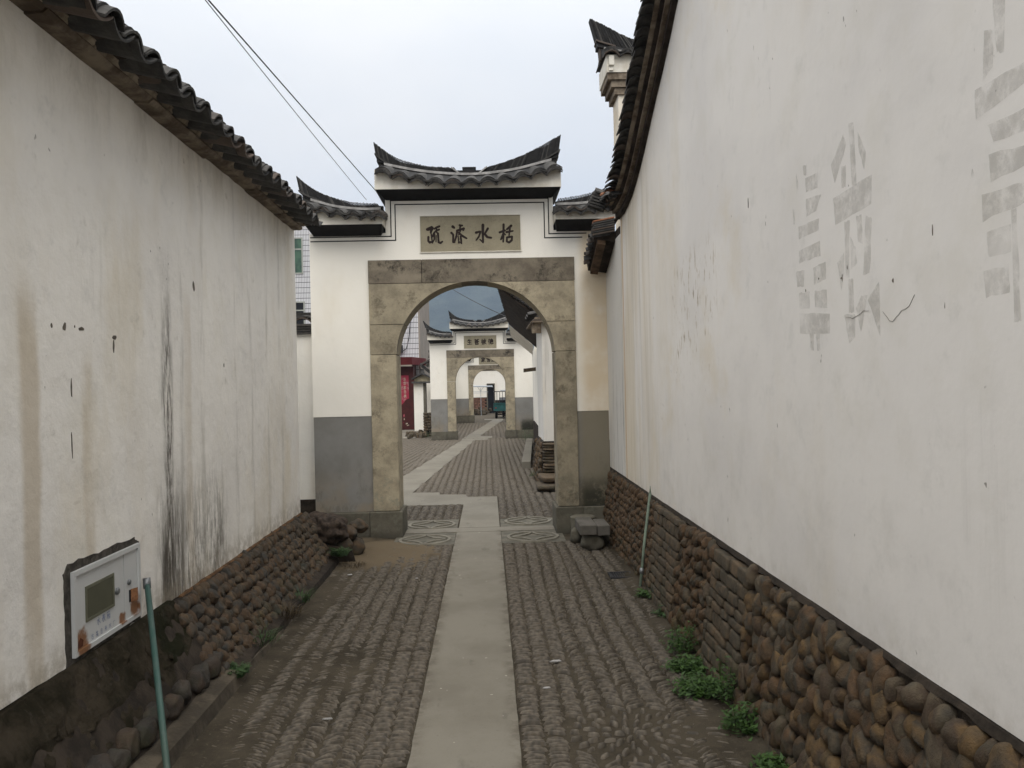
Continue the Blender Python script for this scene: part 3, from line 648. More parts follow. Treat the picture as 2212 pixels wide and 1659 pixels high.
# ------------------------------------------------------------------ swept ridge roofs
T_COVER = {}
def get_tile(w, Ln, rise, mat, cup=False):
    k = (round(w, 3), round(Ln, 3), round(rise, 3), mat.name, cup)
    if k not in T_COVER: T_COVER[k] = tile_mesh('roof_tile', w, Ln, rise, .012, mat, 7, cup)
    return T_COVER[k]
def ridge_roof(root, ztop, zlow, zline, x0, x1, lx0, lx1, humps, zh, yf, lean, period, block=None, layers=4, depth=.5, plates=.013, detail=True):
    """a small tiled roof over a wall that runs along X. yf = eave front; lean(x) = sideways lean of the upright ridge tiles"""
    yr = yf+depth/2
    roof = part('roof', MB().loft([[(x, yf+.02, zh(x)-.052), (x, yf+depth-.02, zh(x)-.052), (x, yr+.09, zline(x)-.004), (x, yr-.09, zline(x)-.004)] for x in frange(lx0-.03, lx1+.03, 14)]), RIDGE, root)
    off = Vector(root['_o'])
    def sub(name, me, loc=None, rot=None, stuff=False):
        o = bpy.data.objects.new(name, me); col.objects.link(o); o.parent = roof
        if loc is not None: o.location = Vector(loc)-off+off   # roof mesh is in world coordinates offset by root
        if rot is not None: o.rotation_mode = 'QUATERNION'; o.rotation_quaternion = rot
        if stuff: o['kind'] = 'stuff'
        return o
    # ridge body
    mb = MB(); mb.loft([[(x, yr-.03, zlow(x)), (x, yr+.03, zlow(x)), (x, yr+.02, ztop(x)-.02), (x, yr-.02, ztop(x)-.02)] for x in frange(max(x0, lx0-.1), min(x1, lx1+.1), 24)])
    sub('ridge_core', mb.mesh('ridge_core', RIDGE))
    mb = MB(); x = x0
    while x < x1:
        if not (block and block[0]-.01 < x < block[1]+.01):
            l_ = lean(x); zb = zlow(x); h = .2
            for _ in range(6): h = ztop(x+l_*h)-zb
            h += random.uniform(-.004, .004); xt = x+l_*h; jit = random.uniform(-.009, .006); t = plates*.33; mb.cur = 1 if random.random() < .22 else 0
            ya, yb = yr-.062+jit, yr+.062
            if h > .01: mb.quadbox([(x-t, ya, zb), (x+t, ya, zb), (x+t, yb, zb), (x-t, yb, zb), (xt-t, ya+.008, zb+h), (xt+t, ya+.008, zb+h), (xt+t, yb, zb+h), (xt-t, yb, zb+h)])
        x += plates
    sub('ridge_tiles', mb.mesh('ridge_tiles', [RIDGE, TILE]), stuff=True)
    # lime band
    mb = MB(); mb.loft([[(x, yr-.11, zline(x)), (x, yr+.11, zline(x)), (x, yr+.11, zline(x)+.026), (x, yr-.11, zline(x)+.026)] for x in frange(lx0, lx1, 24)])
    sub('lime_band', mb.mesh('lime_band', LINE))
    mb = MB(); mb.loft([[(x, yr-.085, zline(x)+.026), (x, yr+.085, zline(x)+.026), (x, yr+.07, zlow(x)+.004), (x, yr-.07, zlow(x)+.004)] for x in frange(max(x0, lx0-.08), min(x1, lx1+.08), 24)])
    sub('ridge_bed', mb.mesh('ridge_bed', RIDGE))
    # tiles of the eave, both sides
    TL = depth/2-.15; cov = get_tile(period*.97, TL, period*.27, TILE); pan = get_tile(period*.82, .20, period*.20, TILE, True)
    for i, (hx) in enumerate(humps):
        hz = zh(hx)-.012-period*.27
        sl = math.atan((zh(hx+.02)-zh(hx-.02))/.04); up_a = math.atan(max(.02, zline(hx)-zh(hx)-.01)/TL)
        for k in range(layers):
            sub('roof_tile', cov, (hx+random.uniform(-.004, .004), yf+k*.012+random.uniform(-.005, .005), hz-.018*(layers-1)+k*.0185), rotq(up_a+random.uniform(-.015, .015), -sl, random.uniform(-.03, .03)))
        if detail:
            sub('roof_tile', cov, (hx, yf+depth, hz), rotq(R(12), sl, math.pi))
            if i < len(humps)-1:
                px = (hx+humps[i+1])/2; pz = zh(px)-period*.12
                for k in range(2): sub('roof_tile', pan, (px, yf-.01+k*.03, pz-.012+k*.013), rotq(R(10), -sl, 0))
                sub('roof_tile', pan, (px, yf+depth, pz), rotq(R(10), sl, math.pi))
    if block:
        mb = MB(); n_ = 5; h = (block[3]-block[2])/n_
        for k in range(n_): e = .003*(k % 2); mb.box(block[0]+e, block[1]-e, yr-.075+e, yr+.075-e, block[2]+k*h, block[2]+k*h+h*.86)
        mb.box(block[0]+.01, block[1]-.01, yr-.068, yr+.068, block[2], block[3]-.004)
        sub('ridge_block', mb.mesh('ridge_block', RIDGE))
        for s_, xe in ((-1, block[0]), (1, block[1])):
            mb = MB(); a, b = xe+s_*.004, xe+s_*.12; t = .016
            mb.quadbox([(a, yr-.08, block[2]+.0), (a, yr+.08, block[2]), (a, yr+.08, block[2]+t), (a, yr-.08, block[2]+t), (b, yr-.08, ztop(b)-.012), (b, yr+.08, ztop(b)-.012), (b, yr+.08, ztop(b)+.004), (b, yr-.08, ztop(b)+.004)])
            sub('lime_wedge', mb.mesh('lime_wedge', LINE))
    # tail boards under swept tips
    for s_, xe, xin in ((-1, x0, lx0), (1, x1, lx1)):
        if ztop(xe)-zlow(xe) < .02 or ztop(xe)-zline(xe) < .16: continue
        if abs(lean(xe)) < .1: continue
        mb = MB(); A = xe+s_*.012; rings = []
        for t in frange(0, 1, 7):
            x = A+(xin-s_*.14-A)*t; z = zlow(x)-.004
            z = zlow(xe)+.02*(1-t)-.012 if t < .01 else z
            rings.append([(x, yr-.10, z-.014), (x, yr+.10, z-.014), (x, yr+.10, z+.004), (x, yr-.10, z+.004)])
        mb.loft(rings); sub('tail_board', mb.mesh('tail_board', TILE))
        mb = MB(); xo = xe+s_*.01*0; xi = xin-s_*.05
        mb.poly([(xe-s_*.02, zlow(xe)-.02), (xin-s_*.06, zlow(xin)-.015), (xin-s_*.06, zh(xin)-.05), (xe-s_*.035, zh(xin)-.05)], yr-.06, yr+.06, 'y')
        sub('end_block', mb.mesh('end_block', TILE))
    return roof

# ------------------------------------------------------------------ memorial gates
def gate(label, y, g, group):
    root = thing('stone_gateway', label, 'gateway', ((g['il']+g['ir'])/2, y, 0), group)
    T = g['t']; yw = y+.03; yb = y+T
    il, ir, zs, za = g['il'], g['ir'], g['zs'], g['za']; cx = (il+ir)/2; a = (ir-il)/2; b = za-zs
    fl, fr, lb, lt = g['fl'], g['fr'], g['lb'], g['lt']; bt = g['bt']; wl, wr = g['wl'], g['wr']
    cl, cr, zc, zwg = g['cl'], g['cr'], g['zc'], g['zw']
    dz = g['dado']
    ell = lambda x: zs+b*math.sqrt(max(0, 1-((x-cx)/a)**2)); exz = lambda z: a*math.sqrt(max(0, 1-((z-zs)/b)**2))
    # plastered wall: two piers and the stepped head
    mb = MB()
    mb.box(wl, fl+.004, yw, yb-.03, dz, lt); mb.box(fr-.004, wr, yw, yb-.03, dz, lt)
    mb.poly([(wl, lt), (wr, lt), (wr, zwg), (cr, zwg), (cr, zc), (cl, zc), (cl, zwg), (wl, zwg)], yw, yb-.03)
    part('plaster_wall', mb, PL_GATE, root)
    part('grey_dado', MB().box(wl+.003, fl+.004, yw+.004, yb-.034, bt, dz), DADO, root); part('grey_dado', MB().box(fr-.004, wr-.003, yw+.004, yb-.034, bt, dz), DADO, root)
    # frame stones
    g_ = .003
    def st(name, x0, x1, z0, z1, mat=STONE, y0=y, y1=yb): return part(name, rough_box(x0+g_, x1-g_, y0, y1, z0+g_, z1-g_), mat, root)
    zj = g['zj']; zm = g['zm']
    st('jamb_stone', fl, il, bt, zj); st('jamb_stone', ir, fr, bt, zj)
    def arcstone(side, z0, z1):
        pts = []; e = il if side < 0 else ir; f_ = fl if side < 0 else fr
        if z0 < zs: pts.append((e, z0))
        n_ = 14
        zz0 = max(z0, zs); t0 = math.asin((zz0-zs)/b); t1 = math.asin(min(1, (z1-zs)/b))
        for t in frange(t0, t1, n_): pts.append((cx+side*a*math.cos(t), zs+b*math.sin(t)))
        pts.append((f_, z1)); pts.append((f_, z0))
        mx_ = sum(p[0] for p in pts)/len(pts)
        pts = [(p[0]+(-side*g_ if p[0] == f_ else 0), p[1]+(g_ if abs(p[1]-z0) < 1e-6 else (-g_ if abs(p[1]-z1) < 1e-6 else 0))) for p in pts]
        return part('arch_stone', MB().poly(pts, y+random.uniform(0, .003), yb), STONE, root)
    for s_ in (-1, 1): arcstone(s_, zj, zm); arcstone(s_, zm, lb)
    # lintel of two stones with the crown of the arch cut in
    xc = exz(lb) if lb < za else 0; jx = g['jx']
    pr = [(fr, lb), (fr, lt), (jx, lt), (jx, lb)]
    crown = [(x, ell(x)) for x in frange(cx-xc, cx+xc, 11)] if xc else []
    part('lintel_stone', MB().poly([(jx+g_, lb+g_)]+crown+[(fr, lb+g_), (fr, lt), (jx+g_, lt)], y, yb), STONE_D, root)
    part('lintel_stone', MB().poly([(fl, lb+g_), (jx-g_, lb+g_), (jx-g_, lt), (fl, lt)], y+.002, yb), STONE_D, root)
    # plinths
    for s_, x0, x1, xo in ((-1, fl, il, wl), (1, ir, fr, wr)):
        part('base_stone', rough_box(x0-.03, x1+.03, y-.045, yb+.045, -.03, bt), STONE_G, root)
        if s_ < 0: part('plinth_stone', rough_box(xo, x0-.034, y-.035, yb+.03, -.03, bt-.003), STONE_G, root)
        else: part('plinth_stone', rough_box(x1+.034, xo, y-.01, yb+.03, -.03, bt-.006), STONE_G, root)
    # double painted line that follows the stepped head
    mb = MB()
    for (ex, q) in ((0, .0), (.047, .043)):
        w = g.get('lw', .0055); zl = g['l0']-q*1.0; xl_, xr_ = g['lcl']+ex, g['lcr']-ex; zt = g['l1']-q
        y0, y1 = yw-.003, yw+.01; xe = g['lre']-ex
        mb.box(wl+.01, xl_-w, y0, y1, zl-w, zl+w); mb.box(xl_-w, xl_+w, y0, y1, zl-w, zt+w); mb.box(xl_+w, xr_-w, y0, y1, zt-w, zt+w)
        mb.box(xr_-w, xr_+w, y0, y1, zl-w, zt+w); mb.box(xr_+w, xe, y0, y1, zl-w, zl+w)
    part('painted_line', mb, BLACK, root)
    # plaque
    p = g['plq']; pb = MB(); pb.box(p[0], p[1], yw-.004, yw+.02, p[2], p[3])
    pl = part('plaque', pb, STONE_P, root, label='stone name plaque with four brush characters')
    fb = MB(); e = .008
    fb.box(p[0]-e, p[1]+e, yw-.014, yw+.02, p[3], p[3]+e); fb.box(p[0]-e, p[1]+e, yw-.014, yw+.02, p[2]-e, p[2]); fb.box(p[0]-e, p[0], yw-.014, yw+.02, p[2], p[3]); fb.box(p[1], p[1]+e, yw-.014, yw+.02, p[2], p[3])
    subpart('plaque_edge', fb, FASC, pl, root)
    yi = yw-.004
    if g['text'] == 'BIG':
        for chs in BIG:
            mb = MB()
            place = lambda u, v, h: (p[0]+(u-115-(v-165)*.045)*(1.066/1930), yi-h*.0012, p[3]-(v-165+(u-115)*.0285)*(.380/687))
            for w, pts in chs: stroke(mb, pts, w*1.28, place)
            o = bpy.data.objects.new('character', flatmesh(mb, 'character', INK)); col.objects.link(o); o.parent = pl
    else:
        n_ = len(g['text']); W_ = p[1]-p[0]; H_ = p[3]-p[2]; s_ = g['cs']/10
        for i, ch in enumerate(g['text']):
            ox = p[0]+W_*(.07+.86*(i+.5)/n_)-s_*5; oz = (p[2]+p[3])/2+s_*5; mb = MB()
            place = lambda u, v, h: (ox+u*s_, yi-h*.0012, oz-v*s_+u*s_*.06)
            for pts in CH[ch]: stroke(mb, pts, 1.55, place)
            o = bpy.data.objects.new('character', flatmesh(mb, 'character', INK)); col.objects.link(o); o.parent = pl
    # cornices and roofs
    D = g['ov']                                       # projection of the cornice
    def cornice(x0, x1, z0, z1, zb, inl, inr, zh):
        yf = yw-D; yk = yb-.03+D
        part('cornice', MB().loft([[(x, yf, z0), (x, yk, z0), (x, yk, zh(x)-.047), (x, yf, zh(x)-.047)] for x in frange(x0, x1, 14)]), FASC, root)
        q = [(x0+.006, yf+.006), (x1-.006, yf+.006), (x1-.006, yk-.006), (x0+.006, yk-.006)]; r_ = [(x0+inl, yw-.012), (x1-inr, yw-.012), (x1-inr, yb-.018), (x0+inl, yb-.018)]
        part('black_cove', MB().quadbox([(a_, b_, zb) for a_, b_ in r_]+[(a_, b_, z0-.002) for a_, b_ in q]), BLACK, root)
        return yf
    for rf in g['roofs']:
        yf = cornice(*rf['corn'], scurve(rf['zh']))
        ridge_roof(root, scurve(rf['top']), scurve(rf['low']), scurve(rf['line']), rf['x'][0], rf['x'][1], rf['lx'][0], rf['lx'][1], rf['humps'], scurve(rf['zh']), yf-.07, rf['lean'], rf['per'], rf.get('block'), g['layers'], (yb-.03+D+.07)-(yf-.07), g['plates'], g.get('det', True))
    return root
def rough_box(x0, x1, y0, y1, z0, z1, b=.006):
    """block with chamfered edges"""
    mb = MB(); rings = []
    for z, e in ((z0, b), (z0+b, 0), (z1-b, 0), (z1, b)):
        rings.append([(x0+e+b, y0+e, z), (x1-e-b, y0+e, z), (x1-e, y0+e+b, z), (x1-e, y1-e-b, z), (x1-e-b, y1-e, z), (x0+e+b, y1-e, z), (x0+e, y1-e-b, z), (x0+e, y0+e+b, z)])
    return mb.loft(rings)

def leanf(x0, xm, x1):
    def f(x):
        if x < xm: t = min(1, (xm-x)/(xm-x0)); return -(.12+.75*(1-t))
        t = min(1, (x-xm)/(x1-xm)); return .12+.75*(1-t)
    return f
G1 = dict(il=-.96, ir=.728, zs=1.93, za=2.716, fl=-1.243, fr=.958, lb=2.705, lt=2.955, bt=.283, wl=-1.86, wr=1.30, cl=-1.05, cr=.745, zc=3.64, zw=3.25, dado=1.30, t=.42,
    zj=1.95, zm=2.27, jx=-.675, l0=3.212, l1=3.593, lcl=-.992, lcr=.695, lre=1.10, plq=(-.681, .388, 3.037, 3.418), text='BIG', ov=.24, layers=4, plates=.0175,
    roofs=[
     dict(corn=(-1.125, .815, 3.658, 3.79, 3.598, .085, .085), x=(-1.125, .815), lx=(-1.03, .725), per=.181,
          top=[(-1.194, 4.245), (-1.02, 4.10), (-.87, 4.015), (-.60, 3.945), (-.35, 3.922), (-.14, 3.918), (.06, 3.926), (.36, 4.018), (.64, 4.145), (.867, 4.272)],
          low=[(-1.13, 4.07), (-1.02, 3.985), (-.87, 3.925), (-.6, 3.86), (-.35, 3.832), (-.14, 3.825), (.06, 3.838), (.36, 3.90), (.64, 3.985), (.82, 4.085)],
          line=[(-1.03, 3.925), (-.73, 3.862), (-.46, 3.825), (-.134, 3.806), (.084, 3.818), (.357, 3.856), (.72, 3.945)],
          zh=[(-1.06, 3.890), (-.854, 3.832), (-.674, 3.798), (-.481, 3.766), (-.307, 3.757), (-.133, 3.757), (.049, 3.768), (.231, 3.786), (.413, 3.815), (.589, 3.85), (.76, 3.885)],
          humps=[-1.035, -.854, -.674, -.487, -.307, -.130, .049, .231, .413, .589, .745], lean=leanf(-1.2, -.14, .87), block=(-.216, -.072, 3.826, 3.922)),
     dict(corn=(-1.86, -1.052, 3.30, 3.40, 3.222, .05, .045), x=(-1.93, -1.065), lx=(-1.80, -1.075), per=.155,
          top=[(-1.985, 3.868), (-1.863, 3.765), (-1.725, 3.678), (-1.534, 3.606), (-1.343, 3.565), (-1.04, 3.55)],
          low=[(-1.95, 3.70), (-1.87, 3.655), (-1.80, 3.622), (-1.70, 3.582), (-1.535, 3.525), (-1.3, 3.49), (-1.05, 3.487)],
          line=[(-1.804, 3.565), (-1.537, 3.49), (-1.255, 3.458), (-1.06, 3.46)],
          zh=[(-1.83, 3.525), (-1.684, 3.492), (-1.518, 3.455), (-1.352, 3.437), (-1.198, 3.43), (-1.05, 3.432)],
          humps=[-1.81, -1.66, -1.505, -1.352, -1.20, -1.095], lean=lambda x: -(.2+.7*min(1, max(0, (x+1.98)/.9)))),
     dict(corn=(.747, 1.42, 3.317, 3.43, 3.235, .03, .05), x=(.77, 1.50), lx=(.765, 1.44), per=.15,
          top=[(.746, 3.565), (1.034, 3.607), (1.31, 3.675), (1.5, 3.75)],
          low=[(.746, 3.50), (1.034, 3.512), (1.31, 3.555), (1.5, 3.60)], line=[(.746, 3.477), (1.034, 3.485), (1.265, 3.515), (1.45, 3.56)],
          zh=[(.74, 3.458), (.914, 3.447), (1.058, 3.452), (1.209, 3.466), (1.42, 3.50)], humps=[.80, .935, 1.085, 1.235, 1.38], lean=lambda x: .5)])
def replane(g, f1, f2):
    g = dict(g); rs = []
    for rf in g['roofs']:
        q = dict(rf)
        for k, f_ in (('top', f1), ('low', f1), ('line', f2)): q[k] = [(a_*f_, 1.6+(b_-1.6)*f_) for a_, b_ in rf[k]]
        q['x'] = tuple(v*f1 for v in rf['x']); q['lx'] = tuple(v*f2 for v in rf['lx'])
        if 'block' in rf: bb = rf['block']; q['block'] = (bb[0]*f1, bb[1]*f1, 1.6+(bb[2]-1.6)*f1, 1.6+(bb[3]-1.6)*f1)
        rs.append(q)
    g['roofs'] = rs; return g
gate('nearest whitewashed gateway with stone arch, wide plaque and swept black tiled ridge', 8.65, replane(G1, 1.022, 1.03), 'gateways one behind another along the lane')

def shift(g1, X_, Z_, Zc, over):
    """a smaller sister gate: X_ maps x, Z_ maps the wing heights, Zc the centre heights"""
    g = dict(g1); rs = []
    for i, rf in enumerate(g1['roofs']):
        Zf = Zc if i == 0 else Z_; q = dict(rf)
        for k in ('top', 'low', 'line', 'zh'): q[k] = [(X_(a_), Zf(b_)) for a_, b_ in rf[k]]
        c = rf['corn']; q['corn'] = (X_(c[0]), X_(c[1]), Zf(c[2]), Zf(c[3]), Zf(c[4]), c[5], c[6]); q['x'] = tuple(X_(v) for v in rf['x']); q['lx'] = tuple(X_(v) for v in rf['lx'])
        q['humps'] = [X_(v) for v in rf['humps']]; q['per'] = rf['per']*(X_(1)-X_(0))
        if 'block' in rf: bb = rf['block']; q['block'] = (X_(bb[0]), X_(bb[1]), Zf(bb[2]), Zf(bb[3]))
        if i == 0: xm = X_(-.14); q['lean'] = leanf(X_(-1.2), xm, X_(.87))
        rs.append(q)
    g.update(roofs=rs, cl=X_(g1['cl']), cr=X_(g1['cr']), zc=Zc(g1['zc']), zw=Z_(g1['zw']), l0=Z_(g1['l0']), l1=Zc(g1['l1']), lcl=X_(g1['lcl']), lcr=X_(g1['lcr']), lre=X_(g1['lre']))
    g.update(over); return g
X2 = lambda x: -.2115+(x+.155)*.888; Z2 = lambda z: z-.345; Zc2 = lambda z: z-.385
G2 = shift(G1, X2, Z2, Zc2, dict(il=-.946, ir=.528, zs=1.72, za=2.442, fl=-1.192, fr=.80, lb=2.435, lt=2.655, bt=.262, wl=-1.685, wr=1.34, dado=1.222, zj=1.735, zm=2.1, jx=-.62,
    plq=(-.667, .289, 2.695, 3.07), text='生蒼被德', cs=.17, layers=3, plates=.022, lw=.008, det=False))
gate('second gateway, seen whole through the first arch, with plaque and swept roof', 23.9, replane(G2, 1.008, 1.012), 'gateways one behind another along the lane')
X3 = lambda x: .10+(x+.155)*.86; Z3_ = lambda z: z-.57; Zc3 = lambda z: z-.58
G3 = shift(G1, X3, Z3_, Zc3, dict(il=-.61, ir=.765, zs=1.65, za=2.29, fl=-.815, fr=1.07, lb=2.28, lt=2.46, bt=.335, wl=-1.43, wr=1.6, dado=1.052, zj=1.66, zm=2.0, jx=-.3,
    plq=(-.345, .68, 2.49, 2.86), text='家舊城水', cs=.20, layers=2, plates=.02, lw=.008, det=False))
gate('farthest small gateway framed inside the second arch, weathered stone frame and grey dado', 34.5, G3, 'gateways one behind another along the lane')

# ------------------------------------------------------------------ left house wall
LW = thing('house_wall', 'stained white house wall on the left with cobble foot, meter box and tiled eave', 'wall', (-1.9, 4.2, 0))
Y0, Y1 = .3, 7.40
mb = MB(); n_ = 90; pts = []
bot = []
for y in frange(Y1, Y0, n_):
    z = .485+(.05*(4.2-y)/1.4 if y < 4.2 else 0)*.5
    if y > 4.3: z += .012*mnoise.noise(Vector((y*9, 0, 0)))+.008*mnoise.noise(Vector((y*31, 3, 0)))
    else: z += .006*mnoise.noise(Vector((y*7, 0, 0)))
    bot.append((y, z))
mb.poly([(Y0, 3.10), (Y1, 3.10)]+bot, -1.735, -1.72, 'x')
part('white_plaster', mb, PL_LEFT, LW)
part('wall_core', MB().box(-2.3, -1.736, Y0, Y1-.003, -.05, 3.10), PL_LOW, LW)
# mouldings under the eave: three broken courses
def segs(parent, name, x0, x1, z0, z1, mat, ln, jit, y0=Y0, y1=Y1-.02, rnd=True):
    y = y0
    while y < y1:
        L_ = ln*random.uniform(.7, 1.3); e = min(y+L_, y1); dz = random.uniform(-jit, jit); dx = random.uniform(-jit, jit)
        mb = MB(); k = 8; rings = []
        for t in frange(y, e-.004, k):
            w = .004*mnoise.noise(Vector((t*8, x0*9, 0))); ww = .007*mnoise.noise(Vector((t*21, x0*9, 4)))
            rings.append([(x0, t, z0+dz+ww+w), (x1-.02+dx, t, z0+dz+w), (x1+dx+w, t, z0+dz+.018+w), (x1+dx+w, t, z1+dz), (x0, t, z1+dz)])
        mb.loft(rings); part(name, mb, mat, parent); y = e
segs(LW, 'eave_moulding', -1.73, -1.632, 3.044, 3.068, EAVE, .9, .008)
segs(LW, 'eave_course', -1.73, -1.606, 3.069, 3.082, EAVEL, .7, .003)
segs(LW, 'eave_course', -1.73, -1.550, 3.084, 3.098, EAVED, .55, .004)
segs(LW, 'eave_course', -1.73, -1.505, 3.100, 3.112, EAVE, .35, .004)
# roof body
mb = MB(); 
def corr(y0, y1, x0, x1, z0, sl, per, ph, amp=.03):
    n_ = int((y1-y0)/per*8); V = []; Fc = []
    for i in range(n_+1):
        y = y0+(y1-y0)*i/n_; h = amp*math.cos(2*math.pi*(y-ph)/per)
        for x in (x0, x1): V.append((x, y, z0+abs(x-x0)*sl+h))
    for i in range(n_): Fc.append((2*i, 2*i+1, 2*i+3, 2*i+2))
    return V, Fc
V, Fc = corr(Y0, 7.1, -1.66, -4.2, 3.20, .42, .207, 3.202)
me = bpy.data.meshes.new('roof_slope'); me.from_pydata(V, [], Fc); me.materials.append(TILE)
rf = link('roof_slope', me, LW); rf['kind'] = 'stuff'
part('roof_board', MB().quadbox([(-1.53, Y0, 3.114), (-1.53, 7.06, 3.114), (-4.2, 7.06, 4.15), (-4.2, Y0, 4.15), (-1.53, Y0, 3.13), (-1.53, 7.06, 3.13), (-4.2, 7.06, 4.19), (-4.2, Y0, 4.19)]), EAVED, LW)
cov = get_tile(.175, .22, .052, TILE); pan = get_tile(.19, .24, .045, TILE, True)
qz = Euler((0, 0, R(90)), 'XYZ').to_quaternion()   # length axis +Y -> -X (uphill to the left)
k = 0; y = 3.202-.207*13
while y < 7.05:
    drop = -.02*max(0, (y-6.3))
    for j in range(5):
        q = qz @ rotq(R(17+1.5*j)+random.gauss(0, .02), random.gauss(0, .04), random.gauss(0, .04))
        link('roof_tile', cov, LW, (-1.435-.026*j+random.uniform(-.012, .012), y+random.uniform(-.012, .012), 3.040+drop+j*.0135+random.gauss(0, .003)), q)
    for j in range(3):
        q = qz @ rotq(R(14)+random.gauss(0, .02), random.gauss(0, .06), random.gauss(0, .03))
        link('roof_tile', pan, LW, (-1.42-.045*j+random.uniform(-.015, .015), y+.1035+random.uniform(-.01, .01), 3.060+drop+j*.013), q)
    y += .207
# house body behind
part('house_body', MB().box(-4.6, -2.3, Y0, Y1-.01, 0, 3.5), PL_LOW, LW)

rocks = [rock_mesh('cobble', COB, (1, .82, .95, .7, 1, .88, .6, 1)[s], (.13, .2, .15, .2, .22, .14, .16, .17)[s], s, 3, (1.3, 1.7, 1.2, 1.9, 1.1, 1.6, 1.5, 2.1)[s]) for s in range(8)]
rocksL = [rock_mesh('cobble', COBL, (1, .82, .95, .7, 1, .88)[s], (.13, .2, .15, .2, .22, .14)[s], s+9, 3, (1.3, 1.7, 1.2, 1.9, 1.1, 1.6)[s]) for s in range(6)]
COBD = cob('field_stone_dark', [(.050, .040, .031), (.070, .048, .033), (.038, .035, .031), (.060, .050, .040)], .6)
rocksD = [rock_mesh('field_stone', COBD, (.7, .85, 1, .6, .9)[s], .2, s+80, 3, 1.7) for s in range(5)]
mossy = [rock_mesh('bulge', MOSS, .8, .22, s+90, 3, 1.6) for s in range(3)]
bricks = [rock_mesh('stone_brick', BRK, .30, .05, s+20) for s in range(5)]
slabs = [rock_mesh('stone', BRK, .38, .10, s+30) for s in range(4)]
low_ = rock_mesh('cobble_low', COB, 1, .13, 40, 2)
def face_frame(side, z0, x0, z1, x1):
    """local axes for a battered face: (along street Y, up the face, outward)"""
    up = Vector((x1-x0, 0, z1-z0)).normalized(); al = Vector((0, 1, 0)); out_ = up.cross(al) if side > 0 else al.cross(up)
    if out_.x*side > 0: out_ = -out_
    return al, up, out_
def cobble_field(side, y0, y1, z0, x0, z1, x1, sw, sh, sd, tilt, mask=None, jit=.22):
    al, up, out_ = face_frame(side, z0, x0, z1, x1); L_ = math.hypot(x1-x0, z1-z0); res = []
    rows = max(1, round(L_/(sh*1.66))); 
    for r_ in range(rows):
        v = (r_+.5)/rows; y = y0+sw*(.5+(r_ % 2)); 
        while y < y1+sw*.3:
            a = random.uniform(.68, 1.35); w = sw*a; h = sh*random.uniform(.75, 1.35)
            vv = v+random.gauss(0, jit)*sh/L_
            p = Vector((x0+(x1-x0)*vv, y+random.gauss(0, .1)*sw, z0+(z1-z0)*vv))
            if mask is None or mask(p):
                ang = tilt*(1 if r_ % 2 else -1)+random.gauss(0, .38)
                A = (al*math.cos(ang)+up*math.sin(ang)); B = (-al*math.sin(ang)+up*math.cos(ang))
                Mx = Matrix((A, B, A.cross(B))).transposed()
                lean = rotq(random.gauss(0, .12), random.gauss(0, .12), 0)
                res.append((p+out_*random.uniform(-.022, .014)*sd/.04, (w, h, sd*random.uniform(.85, 1.15)), Mx.to_quaternion() @ lean, (w*h)/max(p.y, 1.9)**2))
            y += w*1.72
    return res
def brick_field(side, y0, y1, z0, x0, z1, x1, slope=0.):
    al, up, out_ = face_frame(side, z0, x0, z1, x1); L_ = math.hypot(x1-x0, z1-z0); res = []; v = .0
    while v < L_-.02:
        h = random.uniform(.05, .085); h = min(h, L_-v); y = y0-random.random()*.05
        while y < y1-.01:
            w = min(random.uniform(.09, .24), y1-y+.01)
            if w < .035: break
            t = (v+h/2)/L_; p = Vector((x0+(x1-x0)*t, y+w/2, z0+(z1-z0)*t))
            Mx = Matrix((al, up, al.cross(up))).transposed()
            res.append((p+out_*random.uniform(-.008, .008), (w/2*.96, h/2*.93, .045), Mx.to_quaternion() @ rotq(random.gauss(0, .03), random.gauss(0, .03), slope+random.gauss(0, .03)), w*h/4/max(p.y, 1.9)**2))
            y += w
        v += h
    return res
# left foot: core, kerb, cobbles
mb = MB(); rings = []
for y in frange(Y0, 7.42, 60):
    j = .012*mnoise.noise(Vector((y*4, 1, 0))); k = .015*mnoise.noise(Vector((y*3, 7, 0)))
    rings.append([(-1.9, y, -.05), (-1.36+j*1.6, y, -.05), (-1.385+j, y, .07+k), (-1.47+j, y, .11+k), (-1.70, y, .475), (-1.9, y, .475)])
mb.loft(rings); part('foot_mortar', mb, MORT, LW)
mb = MB(); rings = []
for y in frange(Y0, 5.6, 60):
    j = .02*mnoise.noise(Vector((y*3, 4, 0)))+.008*mnoise.noise(Vector((y*13, 4, 0))); w = 1 if y < 4.3 else max(.3, 1-(y-4.3)*.6)
    rings.append([(-1.7, y, -.04), (-1.345+j, y, -.04), (-1.375+j, y, .085*w+j*.5), (-1.44+j*.5, y, .105*w), (-1.7, y, .11*w)])
mb.loft(rings); part('kerb', mb, plain('kerb_mortar', (.080, .066, .048), .95, .45, 6, .012), LW)
# mossy render patch, uneven far edge
mb = MB(); rings = []
for y in frange(2.2, 4.34, 140):
    e = 0 if y < 4.0 else (y-4.0)/.34*.10
    zs_ = []
    for t in frange(0, 1, 26):
        z = .20+e+(.50-.20-e)*t; x = -1.545-.165*((z-.20)/.30); nn = .022*mnoise.noise(Vector((y*5, z*9, 0)))+.013*mnoise.noise(Vector((y*17, z*24, 3)))
        zs_.append((x+.012+nn, y, z))
    rings.append([(-1.75, y, .20+e)]+zs_+[(-1.75, y, .50)])
mb.loft(rings); part('mossy_render', mb, MOSS, LW, smooth=False, label='dark mossy render patch under the meter box')
LS = cobble_field(-1, 4.30, 7.42, .07, -1.45, .47, -1.695, .030, .040, .032, .35)
LS = [s_ for s_ in LS if not (s_[0].y < 4.45 and s_[0].z > .2 and s_[0].y < 4.30+.1*random.random())]
set_stones(LS, LW, 'cobble', 'cobbles', rocksL, 260)
